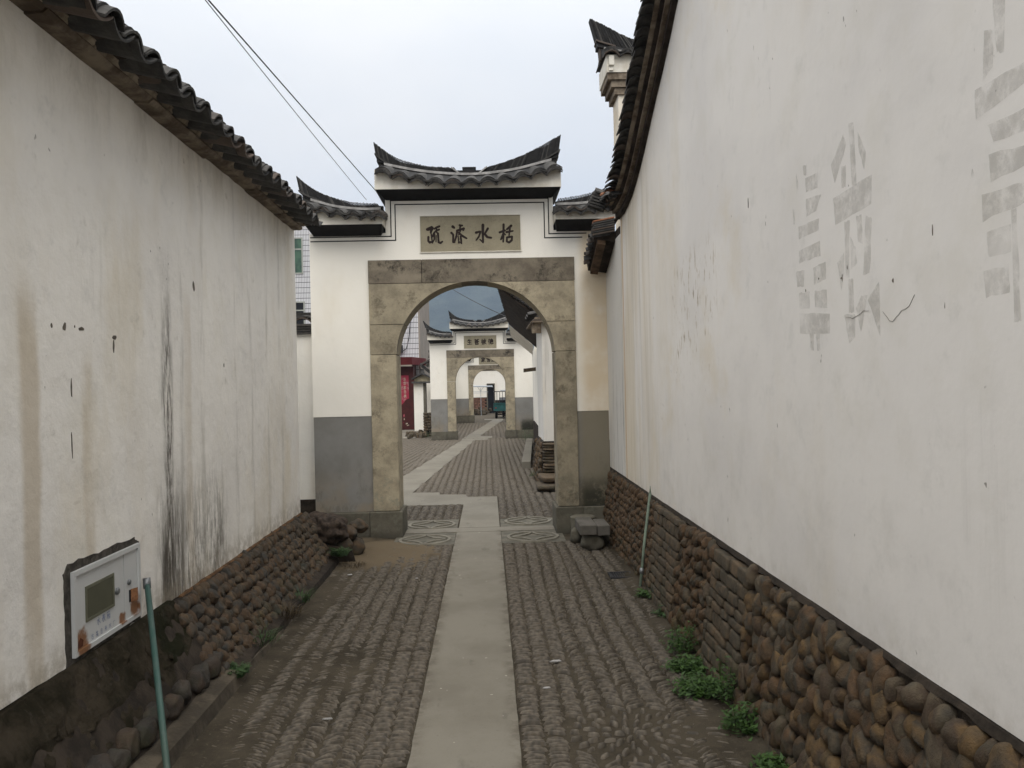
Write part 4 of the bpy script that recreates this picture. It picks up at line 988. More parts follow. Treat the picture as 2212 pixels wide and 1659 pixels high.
# bottom row of larger field stones under the render
y = 1.2
while y < 4.45:
    w = random.uniform(.05, .085)
    link('field_stone', random.choice(rocksD), LW, (-1.485+random.uniform(-.02, .01), y, .155+random.uniform(-.015, .02)), rotq(random.gauss(0, .3), random.gauss(0, .2), random.gauss(0, .3)), (.045, w, .055))
    y += w*1.85
for i in range(46):
    t_ = random.random(); yy = random.uniform(2.5, 4.28)
    link('render_bulge', mossy[i % 3], LW, (-1.558-.14*t_, yy, .215+.24*t_), rotq(random.gauss(0, .4), -.5, random.gauss(0, .4)), (random.uniform(.010, .022), random.uniform(.03, .08), random.uniform(.025, .05)))
# ragged clay line between plaster and cobbles
mb = MB(); rings = []
for y in frange(4.5, 7.40, 90):
    a = .016+.016*mnoise.noise(Vector((y*11, 5, 0)))+.01*mnoise.noise(Vector((y*37, 5, 0)))
    rings.append([(-1.75, y, .46-a), (-1.695+a*.3, y, .462-a), (-1.703, y, .482), (-1.75, y, .49)])
mb.loft(rings); part('clay_line', mb, MORT_O, LW)

# rubble buttress at the far end of the foot
RB = thing('rubble_heap', 'heap of crumbling mortar and red boulders at the far end of the left wall foot', 'rubble', (-1.45, 7.55, 0))
big_ = [rock_mesh('boulder', COBL, .9, .14, s+50, 4, 1.4) for s in range(4)]
lump = rock_mesh('mortar_lump', plain('lumpy_mortar', (.052, .038, .029), .97, .6, 22, .02), .95, .16, 61, 5, 2.2)
link('mortar_lump', lump, RB, (-1.50, 7.55, .30), rotq(0, .3, .4), (.17, .22, .14))
link('mortar_lump', lump, RB, (-1.62, 7.62, .20), rotq(.2, .1, 1.4), (.20, .20, .24))
link('boulder', big_[0], RB, (-1.33, 7.66, .25), rotq(.2, .3, .2), (.075, .09, .055))
link('boulder', big_[1], RB, (-1.28, 7.92, .26), rotq(0, .2, .9), (.085, .075, .065))
link('boulder', big_[2], RB, (-1.36, 7.52, .14), rotq(.4, .9, .2), (.07, .06, .10))
link('boulder', big_[3], RB, (-1.28, 7.70, .10), rotq(.1, .2, 1.2), (.07, .09, .09))
link('boulder', big_[1], RB, (-1.42, 7.46, .08), rotq(1, .2, 1.2), (.06, .08, .07))
part('mortar_foot', MB().loft([[(-1.75, y_, -.03), (-1.27+.06*abs(i-3)/3, y_, -.03), (-1.33+.07*abs(i-3)/3, y_, .13), (-1.75, y_, .25)] for i, y_ in enumerate(frange(7.38, 7.98, 7))]), MORT, RB)

# ------------------------------------------------------------------ water meter box
MBX = thing('water_meter_box', 'rust-stained white steel water meter box set in the left wall with small dark window', 'meter box', (-1.72, 3.67, .53))
xw = -1.712
# mortar surround, ragged
inner = [(3.355, .525), (3.985, .525), (3.985, .875), (3.355, .875)]
def ragged(a, b, n, amp, seed):
    r_ = []
    for i in range(n):
        t = i/n; y = a[0]+(b[0]-a[0])*t; z = a[1]+(b[1]-a[1])*t
        dx, dz = b[0]-a[0], b[1]-a[1]; l = math.hypot(dx, dz); k = amp*(mnoise.noise(Vector((y*16, z*16, seed)))+.7*mnoise.noise(Vector((y*53, z*53, seed))))
        r_.append((y+dz/l*k, z-dx/l*k))
    return r_
outer = [(3.312, .50), (4.008, .50), (4.005, .878), (3.96, .905), (3.34, .912), (3.305, .88)]
mb = MB(); ring = []
for i in range(len(outer)): ring += ragged(outer[i], outer[(i+1) % len(outer)], 14, .010, i)
mb.poly(ring, -1.73, -1.7165, 'x'); part('mortar_surround', mb, plain('surround_mortar', (.07, .062, .052), .95, .5, 25, .01), MBX)
MBX_F = MB(); t = .022
for (a, b, c, d) in ((3.355, 3.985, .855, .875), (3.355, 3.985, .525, .545), (3.355, 3.375, .545, .855), (3.965, 3.985, .545, .855)): MBX_F.box(-1.73, xw+.010, a, b, c, d)
m = M('rusty_enamel', .42, .45); n = m.noise(9, 5, .7)
def rust(cy, cz, ry, rz): return m.mul(m.band(m.y, cy, ry*.3, ry), m.band(m.z, cz, rz*.3, rz))
k = m.math('MAXIMUM', rust(3.42, .56, .07, .10), m.math('MAXIMUM', rust(3.93, .60, .06, .08), rust(3.80, .56, .05, .04)))
c = m.mix(m.step(m.math('ADD', k, m.mul(m.math('SUBTRACT', n, .5), 2.2)), .45, .95), (.52, .525, .52), (.22, .105, .05))
c = m.mix(m.mul(m.step(m.noise(5, 4, .6, st=(1, 1, .3)), .5, .75), .3), c, (.36, .36, .34))
ENAM = m.color(c).m
fr_ = part('frame', MBX_F, ENAM, MBX)
part('door', MB().box(-1.73, xw, 3.377, 3.822, .547, .853), ENAM, MBX)
part('valve_door', MB().box(-1.73, xw+.001, 3.827, 3.963, .547, .853), ENAM, MBX)
wf_ = MB(); 
for (a, b, c, d) in ((3.462, 3.722, .778, .790), (3.462, 3.722, .640, .652), (3.462, 3.474, .652, .778), (3.710, 3.722, .652, .778)): wf_.box(xw-.004, xw+.004, a, b, c, d)
part('window_rim', wf_, plain('rubber_rim', (.13, .13, .09), .7, .2, 9, .001), MBX)
part('window', MB().box(xw-.004, xw+.0015, 3.474, 3.710, .652, .778), GLASSD, MBX)
def knob(y_, z_, r_): part('lock_knob', MB().tube([(xw, y_, z_), (xw+.008, y_, z_), (xw+.012, y_, z_)], [r_, r_, r_*.7], 14), STEEL, MBX)
knob(3.748, .700, .016); knob(3.868, .712, .013)
part('rust_hole', MB().box(xw-.002, xw+.0028, 3.872, 3.888, .615, .672), DARK, MBX)
part('bent_flap', MB().quadbox([(xw+.002, 3.889, .612), (xw+.018, 3.925, .612), (xw+.020, 3.925, .614), (xw+.004, 3.889, .614), (xw+.002, 3.889, .672), (xw+.018, 3.925, .672), (xw+.020, 3.925, .674), (xw+.004, 3.889, .674)]), plain('rust', (.25, .115, .055), .8, .4, 40, .001), MBX)
part('rust_hole', MB().poly([(3.392, .552), (3.43, .552), (3.437, .575), (3.415, .59), (3.396, .575)], xw-.002, xw+.0022, 'x'), plain('rust_dark', (.09, .03, .015), .9, .4, 40, .001), MBX)
BLUEINK = plain('faded_blue_ink', (.16, .20, .32), .7, .2, 60, .0003)
mb = MB()
for i, ch in enumerate('水表箱'):
    oy = 3.555+i*.046
    for p_ in CH[ch]: stroke(mb, p_, .8, lambda u, v, h: (xw+.0004*h+.0003, oy+u*.0036, .633-v*.0036), False)
for i, ch in enumerate('古霞自来水厂'):
    oy = 3.505+i*.040
    for p_ in CH[ch]: stroke(mb, p_, .8, lambda u, v, h: (xw+.0004*h+.0003, oy+u*.0024, .577-v*.0024), False)
o = link('lettering', flatmesh(mb, 'lettering', BLUEINK), MBX); o['kind'] = 'stuff'

# pipes
PL = thing('drain_pipe', 'leaning teal-green water pipe under the meter box on the left wall', 'pipe', (-1.66, 3.73, .1))
part('pipe', MB().tube([(-1.685, 4.015, .665), (-1.28, 3.2, .10), (-1.25, 3.135, -.02)], .0135, 12), GPIPE, PL, True)
part('collar', MB().tube([(-1.683, 4.01, .645), (-1.690, 4.02, .695)], .018, 12), STEEL, PL, True)
PR = thing('drain_pipe', 'thin grey-green pipe leaning against the cobble foot of the right wall', 'pipe', (1.13, 6.2, 0))
part('pipe', MB().tube([(1.268, 6.38, .72), (1.20, 6.31, .35), (1.135, 6.21, -.02)], .011, 10), RPIPE, PR, True)
part('pipe_spike', MB().tube([(1.268, 6.38, .72), (1.270, 6.385, .775)], [.007, .002], 8), RPIPE, PR, True)
part('collar', MB().tube([(1.165, 6.255, .155), (1.158, 6.245, .115)], .016, 10), STEEL, PR, True)

# ------------------------------------------------------------------ right house wall
RW = thing('house_wall', 'tall white house wall on the right with faded grey characters, cobble foot and rising tiled verge', 'wall', (1.5, 4.5, 0))
zr = scurve([(1.8, 6.05), (2.5, 5.68), (3.5, 5.10), (4.4, 4.58), (5.261, 4.092), (5.531, 3.93), (5.856, 3.765), (6.222, 3.58), (6.678, 3.355), (7.058, 3.225), (7.45, 3.17), (7.72, 3.175)])
Yn, Yf = .2, 7.70
top = [(y, zr(y)) for y in frange(Yf, 1.8, 50)]+[(1.0, 6.0), (.2, 5.6)]
botm = [(y, .692+.004*mnoise.noise(Vector((y*6, 0, 9)))) for y in frange(Yn, Yf, 60)]
part('white_plaster', MB().poly(botm+top, 1.30, 1.315, 'x'), PL_RIGHT, RW)
part('wall_core', MB().poly([(Yn, -.05), (Yf-.004, -.05)]+[(y, zr(y)-.003) for y in frange(Yf-.004, 1.8, 30)]+[(.2, 5.59)], 1.316, 1.75, 'x'), PL_LOW, RW)
part('house_body', MB().box(1.76, 4.5, .2, 6.5, 0, 3.1), PL_LOW, RW)
def rake(name, x0, x1, dz0, dz1, mat, y0=1.8, y1=7.74, n_=60, seed=0, amp=.006, parent=RW, smooth=False):
    mb = MB(); rings = []
    for y in frange(y0, y1, n_):
        w = amp*mnoise.noise(Vector((y*6, seed, 0)))+amp*.7*mnoise.noise(Vector((y*19, seed, 2)))
        z = zr(y); rings.append([(x0, y, z+dz0+w), (x1, y, z+dz0+w*.6), (x1+w*.5, y, z+dz1), (x0, y, z+dz1)])
    mb.loft(rings); return part(name, mb, mat, parent, smooth)
rake('verge_moulding', 1.31, 1.262, -.012, .040, EAVED, seed=1, amp=.010)
rake('verge_moulding', 1.31, 1.232, .041, .068, EAVE, seed=2, amp=.005)
rake('verge_moulding', 1.31, 1.205, .069, .092, EAVED, seed=3)
# flat tiles laid along the verge
y = 1.8
while y < 7.35:
    e = y+.34; mb = MB(); k = 4
    mb.loft([[(1.172, t_, zr(t_)+.093), (1.215, t_, zr(t_)+.093), (1.215, t_, zr(t_)+.108), (1.172, t_, zr(t_)+.108)] for t_ in frange(y, e-.006, k)])
    part('verge_board', mb, EAVE, RW); y = e
# roof slab and the overlapping verge tiles
rake('roof_slope', 1.185, 3.6, .11, .14, TILE)
y = 7.60; i = 0
vt = get_tile(.13, .17, .034, TILE)
while y > 2.2:
    sl = math.atan((zr(y+.03)-zr(y-.03))/.06)
    q = rotq(0, 0, math.pi) @ rotq(-sl*1-R(13)+random.gauss(0, .04), random.gauss(0, .06), random.gauss(0, .04))
    o = link('roof_tile', vt if i != 2 else get_tile(.14, .2, .04, TERRA), RW, (1.150+random.uniform(-.008, .008), y, zr(y)+.150+random.uniform(-.004, .006)), q)
    y -= .078; i += 1
# curled end of the verge
for j in range(6):
    link('roof_tile', get_tile(.15, .16, .04, TILE), RW, (1.13+.012*j, 7.62-.01*j, zr(7.6)+.05+.022*j), rotq(R(20), 0, R(80)+random.gauss(0, .1)))
for j in range(4):
    link('roof_tile', get_tile(.15, .16, .04, TILE), RW, (1.14, 7.20+.12*j, zr(7.4)+.075), rotq(R(14), 0, R(-90)+random.gauss(0, .1)))
# foot: core and stones
mb = MB(); rings = []
for y in frange(Yn, 8.60, 60):
    j = .008*mnoise.noise(Vector((y*4, 1, 5))); rings.append([(1.50, y, -.05), (1.215+j, y, -.05), (1.305+j*.4, y, .69), (1.50, y, .69)])
mb.loft(rings); part('foot_mortar', mb, MORT, RW)
mb = MB(); rings = []
for y in frange(Yn, 8.6, 120):
    a = .014+.012*mnoise.noise(Vector((y*7, 9, 0))); rings.append([(1.40, y, .69-a*1.6), (1.288-a*.4, y, .688-a*1.3), (1.292, y, .689), (1.40, y, .69)])
mb.loft(rings); part('slate_line', mb, MORT, RW)
xf = lambda z: 1.19+.10*z/.69
RS = cobble_field(1, 1.5, 3.93, .0, xf(0), .655, xf(.655)+.004, .039, .053, .040, .30)
RS += brick_field(1, 3.95, 4.50, .0, xf(0)-.0, .67, xf(.67), R(0))
RS += cobble_field(1, 4.53, 5.28, .0, xf(0), .665, xf(.665), .040, .045, .042, .22)
RS += brick_field(1, 5.32, 6.08, .0, xf(0), .67, xf(.67), 0)
RSb = [s_ for s_ in RS if s_[1][2] == .045]; RSc = [s_ for s_ in RS if s_[1][2] != .045]
RSc += cobble_field(1, 6.12, 8.55, .0, xf(0), .665, xf(.665), .027, .036, .028, .25)
set_stones(RSb, RW, 'stone_brick', 'stone_bricks', bricks, 200)
set_stones(RSc, RW, 'cobble', 'cobbles', rocks+[], 290)
# faded painted characters
marks = [[[(3.249, 2.464), (3.215, 2.455), (3.217, 2.414), (3.247, 2.422)], [(3.23, 2.405), (3.105, 2.396), (3.109, 2.34), (3.225, 2.347)], [(3.227, 2.321), (3.076, 2.309), (3.128, 2.252), (3.224, 2.248)], [(3.321, 2.453), (3.3, 2.399), (3.319, 2.354)], [(3.37, 2.31), (3.343, 2.304), (3.347, 2.243), (3.363, 2.246)], [(3.311, 2.224), (3.102, 2.217), (3.111, 2.173), (3.306, 2.174)], [(3.309, 2.125), (3.099, 2.131), (3.096, 2.073), (3.312, 2.074)], [(3.169, 2.037), (3.049, 2.043), (3.053, 1.975), (3.166, 1.967)], [(3.346, 2.045), (3.259, 2.039), (3.263, 1.973), (3.337, 1.979)], [(3.322, 1.952), (3.211, 1.948), (3.215, 1.878), (3.32, 1.887)], [(3.16, 1.943), (3.048, 1.935), (3.045, 1.867), (3.159, 1.878)], [(3.324, 1.869), (3.023, 1.843), (3.027, 1.764), (3.316, 1.783)], [(3.221, 1.777), (3.177, 1.774), (3.18, 1.709), (3.213, 1.711)], [(3.155, 1.773), (3.12, 1.77), (3.116, 1.707), (3.149, 1.708)]],
 [[(2.835, 2.499), (2.795, 2.491), (2.778, 2.264), (2.817, 2.279)], [(2.878, 2.476), (2.851, 2.43), (2.956, 2.316), (2.984, 2.392)], [(2.763, 2.45), (2.707, 2.362), (2.721, 2.305), (2.761, 2.388)], [(2.901, 2.361), (2.86, 2.359), (2.865, 2.282), (2.901, 2.284)], [(2.971, 2.262), (2.669, 2.277), (2.674, 2.179), (2.957, 2.163)], [(2.882, 2.160), (2.841, 2.158), (2.852, 1.954), (2.885, 1.964)], [(2.788, 2.160), (2.749, 2.160), (2.744, 2.057), (2.782, 2.069)], [(2.718, 2.148), (2.676, 2.13), (2.698, 1.95), (2.745, 1.95)], [(2.946, 2.021), (2.89, 2.05), (2.89, 1.98), (2.92, 1.915)], [(2.838, 2.10), (2.80, 2.05), (2.79, 2.0), (2.840, 1.98)], [(2.864, 1.951), (2.823, 1.945), (2.823, 1.83), (2.861, 1.83)], [(2.9, 1.826), (2.814, 1.819), (2.818, 1.741), (2.864, 1.72)], [(2.764, 1.881), (2.72, 1.876), (2.772, 1.753), (2.805, 1.839)], [(2.717, 1.861), (2.635, 1.916), (2.636, 1.73)]],
 [[(2.049, 2.486), (2.013, 2.471), (2.016, 2.379), (2.059, 2.355)], [(2.095, 2.345), (1.85, 2.345), (1.85, 2.30), (2.091, 2.268)], [(2.04, 2.24), (1.85, 2.23), (1.85, 2.175), (2.02, 2.19)], [(2.041, 2.165), (1.85, 2.14), (1.85, 2.10), (2.036, 2.091)], [(2.074, 2.065), (1.90, 2.060), (1.90, 2.01), (2.072, 1.995)], [(2.059, 1.964), (1.96, 1.97), (1.96, 1.90), (2.05, 1.898)], [(2.072, 1.868), (1.97, 1.87), (1.97, 1.80), (2.066, 1.798)], [(1.957, 2.004), (1.935, 2.004), (1.930, 1.726), (1.955, 1.726)], [(2.012, 2.56), (1.96, 2.55), (1.97, 2.40), (2.0, 2.41)]]]
for grp in marks:
    mb = MB()
    for i, pg in enumerate(grp):
        o_ = len(mb.v); x = 1.2988-.0001*(i % 3)
        # densify the edges a little and roughen them
        pts = []
        for a in range(len(pg)):
            p, q = pg[a], pg[(a+1) % len(pg)]
            for t in (0, .25, .5, .75): pts.append((p[0]+(q[0]-p[0])*t+random.gauss(0, .0016), p[1]+(q[1]-p[1])*t+random.gauss(0, .0016)))
        mb.v += [(x, p[0], p[1]) for p in pts]; mb.f.append(tuple(range(o_, o_+len(pts)))); mb.mi.append(0)
    link('faded_character', flatmesh(mb, 'faded_character', DECAL), RW)
# chips in the plaster
CHIP = plain('exposed_render', (.13, .11, .09), .95, .4, 40, .003)
def chips(lst, x, s, parent):
    for (y_, z_, w, h, r_) in lst:
        mb = MB(); n_ = 9; ph = random.random()*6
        pts = [(y_+w*math.cos(t)*random.uniform(.6, 1.1), z_+h*math.sin(t)*random.uniform(.6, 1.1)) for t in [2*math.pi*k/n_ for k in range(n_)]]
        ca, sa = math.cos(r_), math.sin(r_); pts = [(y_+(a-y_)*ca-(b-z_)*sa, z_+(a-y_)*sa+(b-z_)*ca) for a, b in pts]
        mb.poly(pts, x-s*.002, x+s*.006, 'x'); part('plaster_chip', mb, CHIP, parent)
chips([(3.26, 1.875, .006, .012, .2), (3.357, 1.878, .014, .018, -.5), (3.494, 1.878, .03, .010, .0), (3.80, 1.86, .022, .012, .2), (3.79, 1.82, .008, .035, 0), (4.833, 2.223, .016, .032, .3), (3.402, 1.62, .006, .045, 0), (3.396, 1.40, .004, .06, .05), (5.35, 1.77, .008, .018, 0), (3.44, 1.885, .004, .006, 0)], -1.72, -1, LW)
chips([(2.545, 1.905, .005, .008, 0), (3.94, 2.46, .004, .028, 0), (2.31, 2.02, .0015, .018, 0), (2.92, 1.962, .004, .004, 0), (3.12, 1.987, .003, .005, 0), (3.25, 1.955, .003, .006, 0)], 1.30, 1, RW)
for cr_ in ([(2.885, 1.815), (2.81, 1.812), (2.75, 1.826), (2.69, 1.822)], [(2.62, 1.815), (2.575, 1.778), (2.55, 1.776), (2.51, 1.796), (2.45, 1.815), (2.40, 1.862)]):
    mb = MB(); pts = []
    for a in range(len(cr_)-1):
        for t in (0, .33, .66): pts.append((cr_[a][0]+(cr_[a+1][0]-cr_[a][0])*t+random.gauss(0, .0025), cr_[a][1]+(cr_[a+1][1]-cr_[a][1])*t+random.gauss(0, .0025)))
    up = [(y_, z_+random.uniform(.00005, .0004)) for y_, z_ in pts]; dn = [(y_, z_-random.uniform(.00005, .0004)) for y_, z_ in pts[::-1]]
    mb.poly(up+dn, 1.2984, 1.303, 'x'); part('crack', mb, CHIP, RW)

# ------------------------------------------------------------------ short wall between right house and gate, with its own little roof
SW = thing('side_wall', 'short grey-streaked wall joining the tall right house to the first gateway, small tiled roof', 'wall', (1.4, 8.2, 0))
part('white_plaster', MB().box(1.298, 1.31, 7.708, 8.674, .695, 3.02), PL_STREAK, SW)
part('wall_core', MB().box(1.311, 1.7, 7.71, 8.64, .69, 3.02), PL_LOW, SW)
zb_ = lambda y: 3.06-(y-7.98)*.36
part('roof_bed', MB().loft([[(1.10, y, zb_(y)-.03), (1.296, y, zb_(y)-.06), (1.296, y, zb_(y)+.10), (1.09, y, zb_(y)+.04)] for y in frange(7.99, 8.62, 8)]), EAVED, SW)
part('roof_bed', MB().loft([[(1.30, y, 3.03), (1.7, y, 3.03), (1.7, y, 3.14), (1.30, y, 3.10)] for y in frange(7.75, 8.62, 4)]), EAVED, SW)
qx = rotq(0, 0, R(-90))
for j in range(7):
    y = 8.02+.085*j
    for k in range(3):
        link('roof_tile', get_tile(.10, .2, .028, TILE), SW, (1.045+.018*k+random.uniform(-.01, .01), y+random.uniform(-.01, .01), zb_(y)-.005+.014*k), qx @ rotq(R(12)+random.gauss(0, .05), random.gauss(0, .1)+.3, random.gauss(0, .1)))
for j in range(7):
    w = random.uniform(-.01, .01); z = 3.055+.022*j
    mb = MB(); mb.quadbox([(1.075+w, 7.955, z), (1.285, 7.94, z+.035), (1.285, 8.06, z+.035), (1.075+w, 8.06, z), (1.075+w, 7.955, z+.013), (1.285, 7.94, z+.048), (1.285, 8.06, z+.048), (1.075+w, 8.06, z+.013)])
    part('stacked_tile', mb, TERRA if j == 6 else TILE, SW, label='orange tile on top of the stack' if j == 6 else None)
part('roof_boards', MB().loft([[(1.12, y, zb_(y)-.075), (1.20, y, zb_(y)-.085), (1.20, y, zb_(y)-.02), (1.12, y, zb_(y)-.02)] for y in frange(8.0, 8.6, 6)]), plain('brown_board', (.10, .065, .042), .9, .4, 12, .006), SW)

# ------------------------------------------------------------------ low wall left of gate one
LL = thing('garden_wall', 'low white wall with tile coping between the left house and the first gateway', 'wall', (-2.4, 9.0, 0))
part('white_plaster', MB().box(-3.6, -1.872, 8.90, 9.12, .40, 2.20), PL_LOW, LL)
part('grey_foot', MB().box(-3.6, -1.872, 8.88, 9.14, -.05, .40), MORT, LL)
for j in range(4):
    part('coping_tile', MB().box(-3.6, -1.885+random.uniform(-.01, .01), 8.86-.01*j, 9.16, 2.203+.028*j, 2.226+.028*j), TILE, LL)
for j in range(9):
    for k in range(2):
        link('roof_tile', get_tile(.18, .22, .04, TILE), LL, (-1.98-.19*j+.02*k, 8.82+.02*k, 2.325+.022*k), rotq(R(10), random.gauss(0, .08), random.gauss(0, .08)))
link('roof_tile', get_tile(.16, .24, .04, TILE), LL, (-1.90, 8.84, 2.33), rotq(R(6), R(14), R(8)))
for j in range(3): part('ridge_cap', MB().box(-3.6, -1.89-.012*j, 8.93, 9.08, 2.385+.02*j, 2.402+.02*j), TILE, LL)

# ------------------------------------------------------------------ gable tower behind the right house
TW = thing('gable_wall', 'white horse-head gable with swept black ridge rising behind the right house roof', 'gable wall', (3.0, 9.7, 0))
part('plaster_wall', MB().box(1.615, 4.6, 9.5, 9.88, 0, 4.985), PL_GATE, TW)
for j, (e, z0) in enumerate(((.045, 4.985), (.085, 5.065), (.13, 5.145))):
    part('corbel_course', MB().box(1.615-e, 4.6, 9.5-e*.55, 9.88+e*.9, z0, z0+.078), EAVE, TW)
part('cornice', MB().box(1.475, 4.6, 9.42, 10.04, 5.225, 5.43), FASC, TW)
part('bracket', MB().box(1.50, 1.56, 9.385, 9.418, 5.30, 5.41).box(1.50, 1.55, 9.40, 9.418, 5.24, 5.27), FASC, TW)
topf = [(1.33, 5.965), (1.5, 5.88), (1.75, 5.75), (2.0, 5.66), (2.6, 5.56), (4.6, 5.55)]
ridge_roof(TW, scurve(topf), scurve([(1.36, 5.70), (1.5, 5.66), (1.75, 5.585), (2.0, 5.535), (2.6, 5.50), (4.6, 5.49)]), scurve([(1.5, 5.57), (1.75, 5.525), (2.0, 5.50), (2.6, 5.47), (4.6, 5.46)]),
    1.40, 4.5, 1.48, 4.5, [1.53, 1.72, 1.91, 2.1, 2.29, 2.48, 2.67], scurve([(1.45, 5.525), (1.75, 5.49), (2.0, 5.46), (2.6, 5.45), (4.6, 5.44)]), 9.36, lambda x: -(.22+.5*min(1, max(0, (x-1.35)/.6))), .19, None, 4, .72, .016)

# ------------------------------------------------------------------ house beyond the gate on the right
H2 = thing('house', 'white house beyond the first gateway on the right with dark overhanging eave', 'house', (1.3, 15, 0))
part('white_plaster', MB().box(.868, 3.2, 12.72, 14.10, .70, 2.56), PL_STREAK, H2)
part('white_plaster', MB().quadbox([(1.06, 14.11, .6), (4, 14.11, .6), (4, 22.4, .6), (1.27, 22.4, .6), (1.06, 14.11, 2.95), (4, 14.11, 3.0), (4, 22.4, 2.6), (1.27, 22.4, 2.5)]), PL_GATE, H2)
part('upper_wall', MB().box(1.72, 4, 14.2, 22, 2.95, 3.9), PL_GATE, H2)
part('white_plaster', MB().box(.872, 1.055, 14.103, 14.2, 2.5, 2.86), PL_GATE, H2)
part('foot', MB().box(.84, 3.2, 12.70, 14.1, -.05, .69).quadbox([(1.03, 14.11, -.05), (4, 14.11, -.05), (4, 22.4, -.05), (1.24, 22.4, -.05), (1.03, 14.11, .59), (4, 14.11, .59), (4, 22.4, .59), (1.24, 22.4, .59)]), MORT, H2)
z = .02; j = 0
while z < .66:
    h = .10 if z < .2 else random.uniform(.035, .055); x = .84-(.14 if z < .12 else .08 if z < .22 else 0)
    while x < 1.5:
        w = random.uniform(.3, .5) if z < .2 else random.uniform(.16, .34)
        link('stone_slab', slabs[j % 4], H2, (x+w/2, 12.64-(.5 if z < .12 else .3 if z < .22 else 0)+random.uniform(-.02, .02), z+h/2), rotq(0, random.gauss(0, .02), random.gauss(0, .03)), (w/2*.97, .10 if z > .22 else .35, h/2*.92)); x += w; j += 1
    z += h
fs = []
for (y0, y1) in ((12.75, 14.1),): fs += cobble_field(1, y0, y1, .0, .80, .67, .855, .045, .05, .04, .2)
set_stones(fs, H2, 'cobble', 'cobbles', rocks, 60)
# coping over the near part
for j in range(4): part('coping_tile', MB().box(.70+.03*j, 3.2, 12.60+.02*j, 14.16, 2.562+.03*j, 2.586+.03*j), TILE if j % 2 else EAVE, H2)
for j in range(6): link('roof_tile', get_tile(.2, .3, .045, TILE), H2, (.66+.02*(j % 2), 12.75+.22*j, 2.68), rotq(0, 0, R(-90)) @ rotq(R(10), 0, 0))
part('rafter', MB().box(.72, .86, 12.66, 12.74, 2.40, 2.56), EAVE, H2); part('rafter', MB().box(.74, .86, 13.2, 13.28, 2.44, 2.56), EAVE, H2)
# big eave: plane falling to the right, seen from below
A_, C_, E_, D_ = Vector((.226, 14.1, 3.27)), Vector((.80, 14.1, 2.84)), Vector((.51, 18.2, 2.96)), Vector((1.05, 18.2, 2.48))
C2, D2 = A_+(C_-A_)*1.7, E_+(D_-E_)*1.5
up_ = Vector((0, 0, .05))
part('eave', MB().loft([[A_, C2, C2+up_, A_+up_], [E_, D2, D2+up_, E_+up_]]), EAVED, H2)
part('white_parapet', MB().poly([(.44, 3.16), (1.22, 2.58), (1.7, 2.58), (1.7, 3.7), (.44, 3.7)], 14.22, 14.4), PL_GATE, H2)
part('eave_soffit', MB().loft([[E_-up_*.3, D_-up_*.3, D_-up_*.1, E_-up_*.1], [Vector((.62, 20.5, 2.80)), Vector((1.15, 20.5, 2.35)), Vector((1.15, 20.5, 2.38)), Vector((.62, 20.5, 2.83))]]), FASC, H2)
for i in range(19):
    t = (i+.5)/19; p = A_.lerp(C2, t)+Vector((0, -.05, .05)); link('roof_tile', get_tile(.13, .4, .035, TILE), H2, p, rotq(0, math.atan2(A_.z-C_.z, C_.x-A_.x), 0))
for i in range(26):
    t = (i+.5)/26; p = A_.lerp(E_, t)+Vector((-.03, 0, .045)); link('roof_tile', get_tile(.15, .3, .04, TILE), H2, p, rotq(0, 0, R(-90)) @ rotq(R(-30), random.gauss(0, .05), 0))
part('beam_end', MB().quadbox([(.90, 20.0, 1.90), (1.2, 20.0, 1.93), (1.2, 20.1, 1.93), (.90, 20.1, 1.90), (.90, 20.0, 1.99), (1.2, 20.0, 2.02), (1.2, 20.1, 2.02), (.90, 20.1, 1.99)]), WOOD, H2)
KB = tag(link('kerb_slab', rough_box(-.085, .085, -3.3, 3.3, -.05, .14).mesh('kerb_slab', STONE_B), None, (.90, 18.6, 0), rotq(0, 0, -math.atan2(.40, 6.5))), 'long pale kerb slab at the foot of the house beyond the first gateway', 'kerb')
KB.data.materials[0] = PATH

# ------------------------------------------------------------------ bench and drain
BN = thing('stone_bench', 'low bench of grey stone slabs on round boulders beside the first gateway, right side', 'bench', (.98, 7.85, 0))
part('seat_slab', rough_box(.84, 1.0, 7.60, 8.08, .165, .262, .008), STONE_B, BN)
part('seat_slab', rough_box(1.006, 1.13, 7.64, 8.02, .150, .250, .008), STONE_B, BN)
bo = rock_mesh('support_stone', STONE_G, .8, .15, 71, 4)
link('support_stone', bo, BN, (.97, 7.74, .075), None, (.10, .09, .10)); link('support_stone', bo, BN, (.86, 8.05, .08), rotq(0, 0, 1), (.06, .07, .09)); link('support_stone', bo, BN, (1.08, 7.95, .07), rotq(0, 0, 2), (.08, .08, .09))
MS = thing('mill_stone', 'flat round brown stone lying behind the low bench against the gateway plinth', 'stone', (.93, 8.3, 0))
part('disc', MB().tube([(.95, 8.32, .0), (.95, 8.32, .17), (.95, 8.32, .225), (.95, 8.32, .235)], [.12, .125, .13, .115], 18), STONE_G, MS, False)
DG = thing('drain_grate', 'small iron drain grate in the cobbles by the right wall', 'drain', (1.06, 6.64, 0))
part('frame', MB().box(.965, 1.155, 6.53, 6.545, -.01, .022).box(.965, 1.155, 6.715, 6.73, -.01, .022).box(.965, .98, 6.545, 6.715, -.01, .022).box(1.14, 1.155, 6.545, 6.715, -.01, .022), IRON, DG)
for k in range(8): part('bar', MB().box(.985+k*.0195, .995+k*.0195, 6.545, 6.715, .0, .018), IRON, DG)
part('pit', MB().box(.98, 1.14, 6.545, 6.715, -.02, .012), DARK, DG)

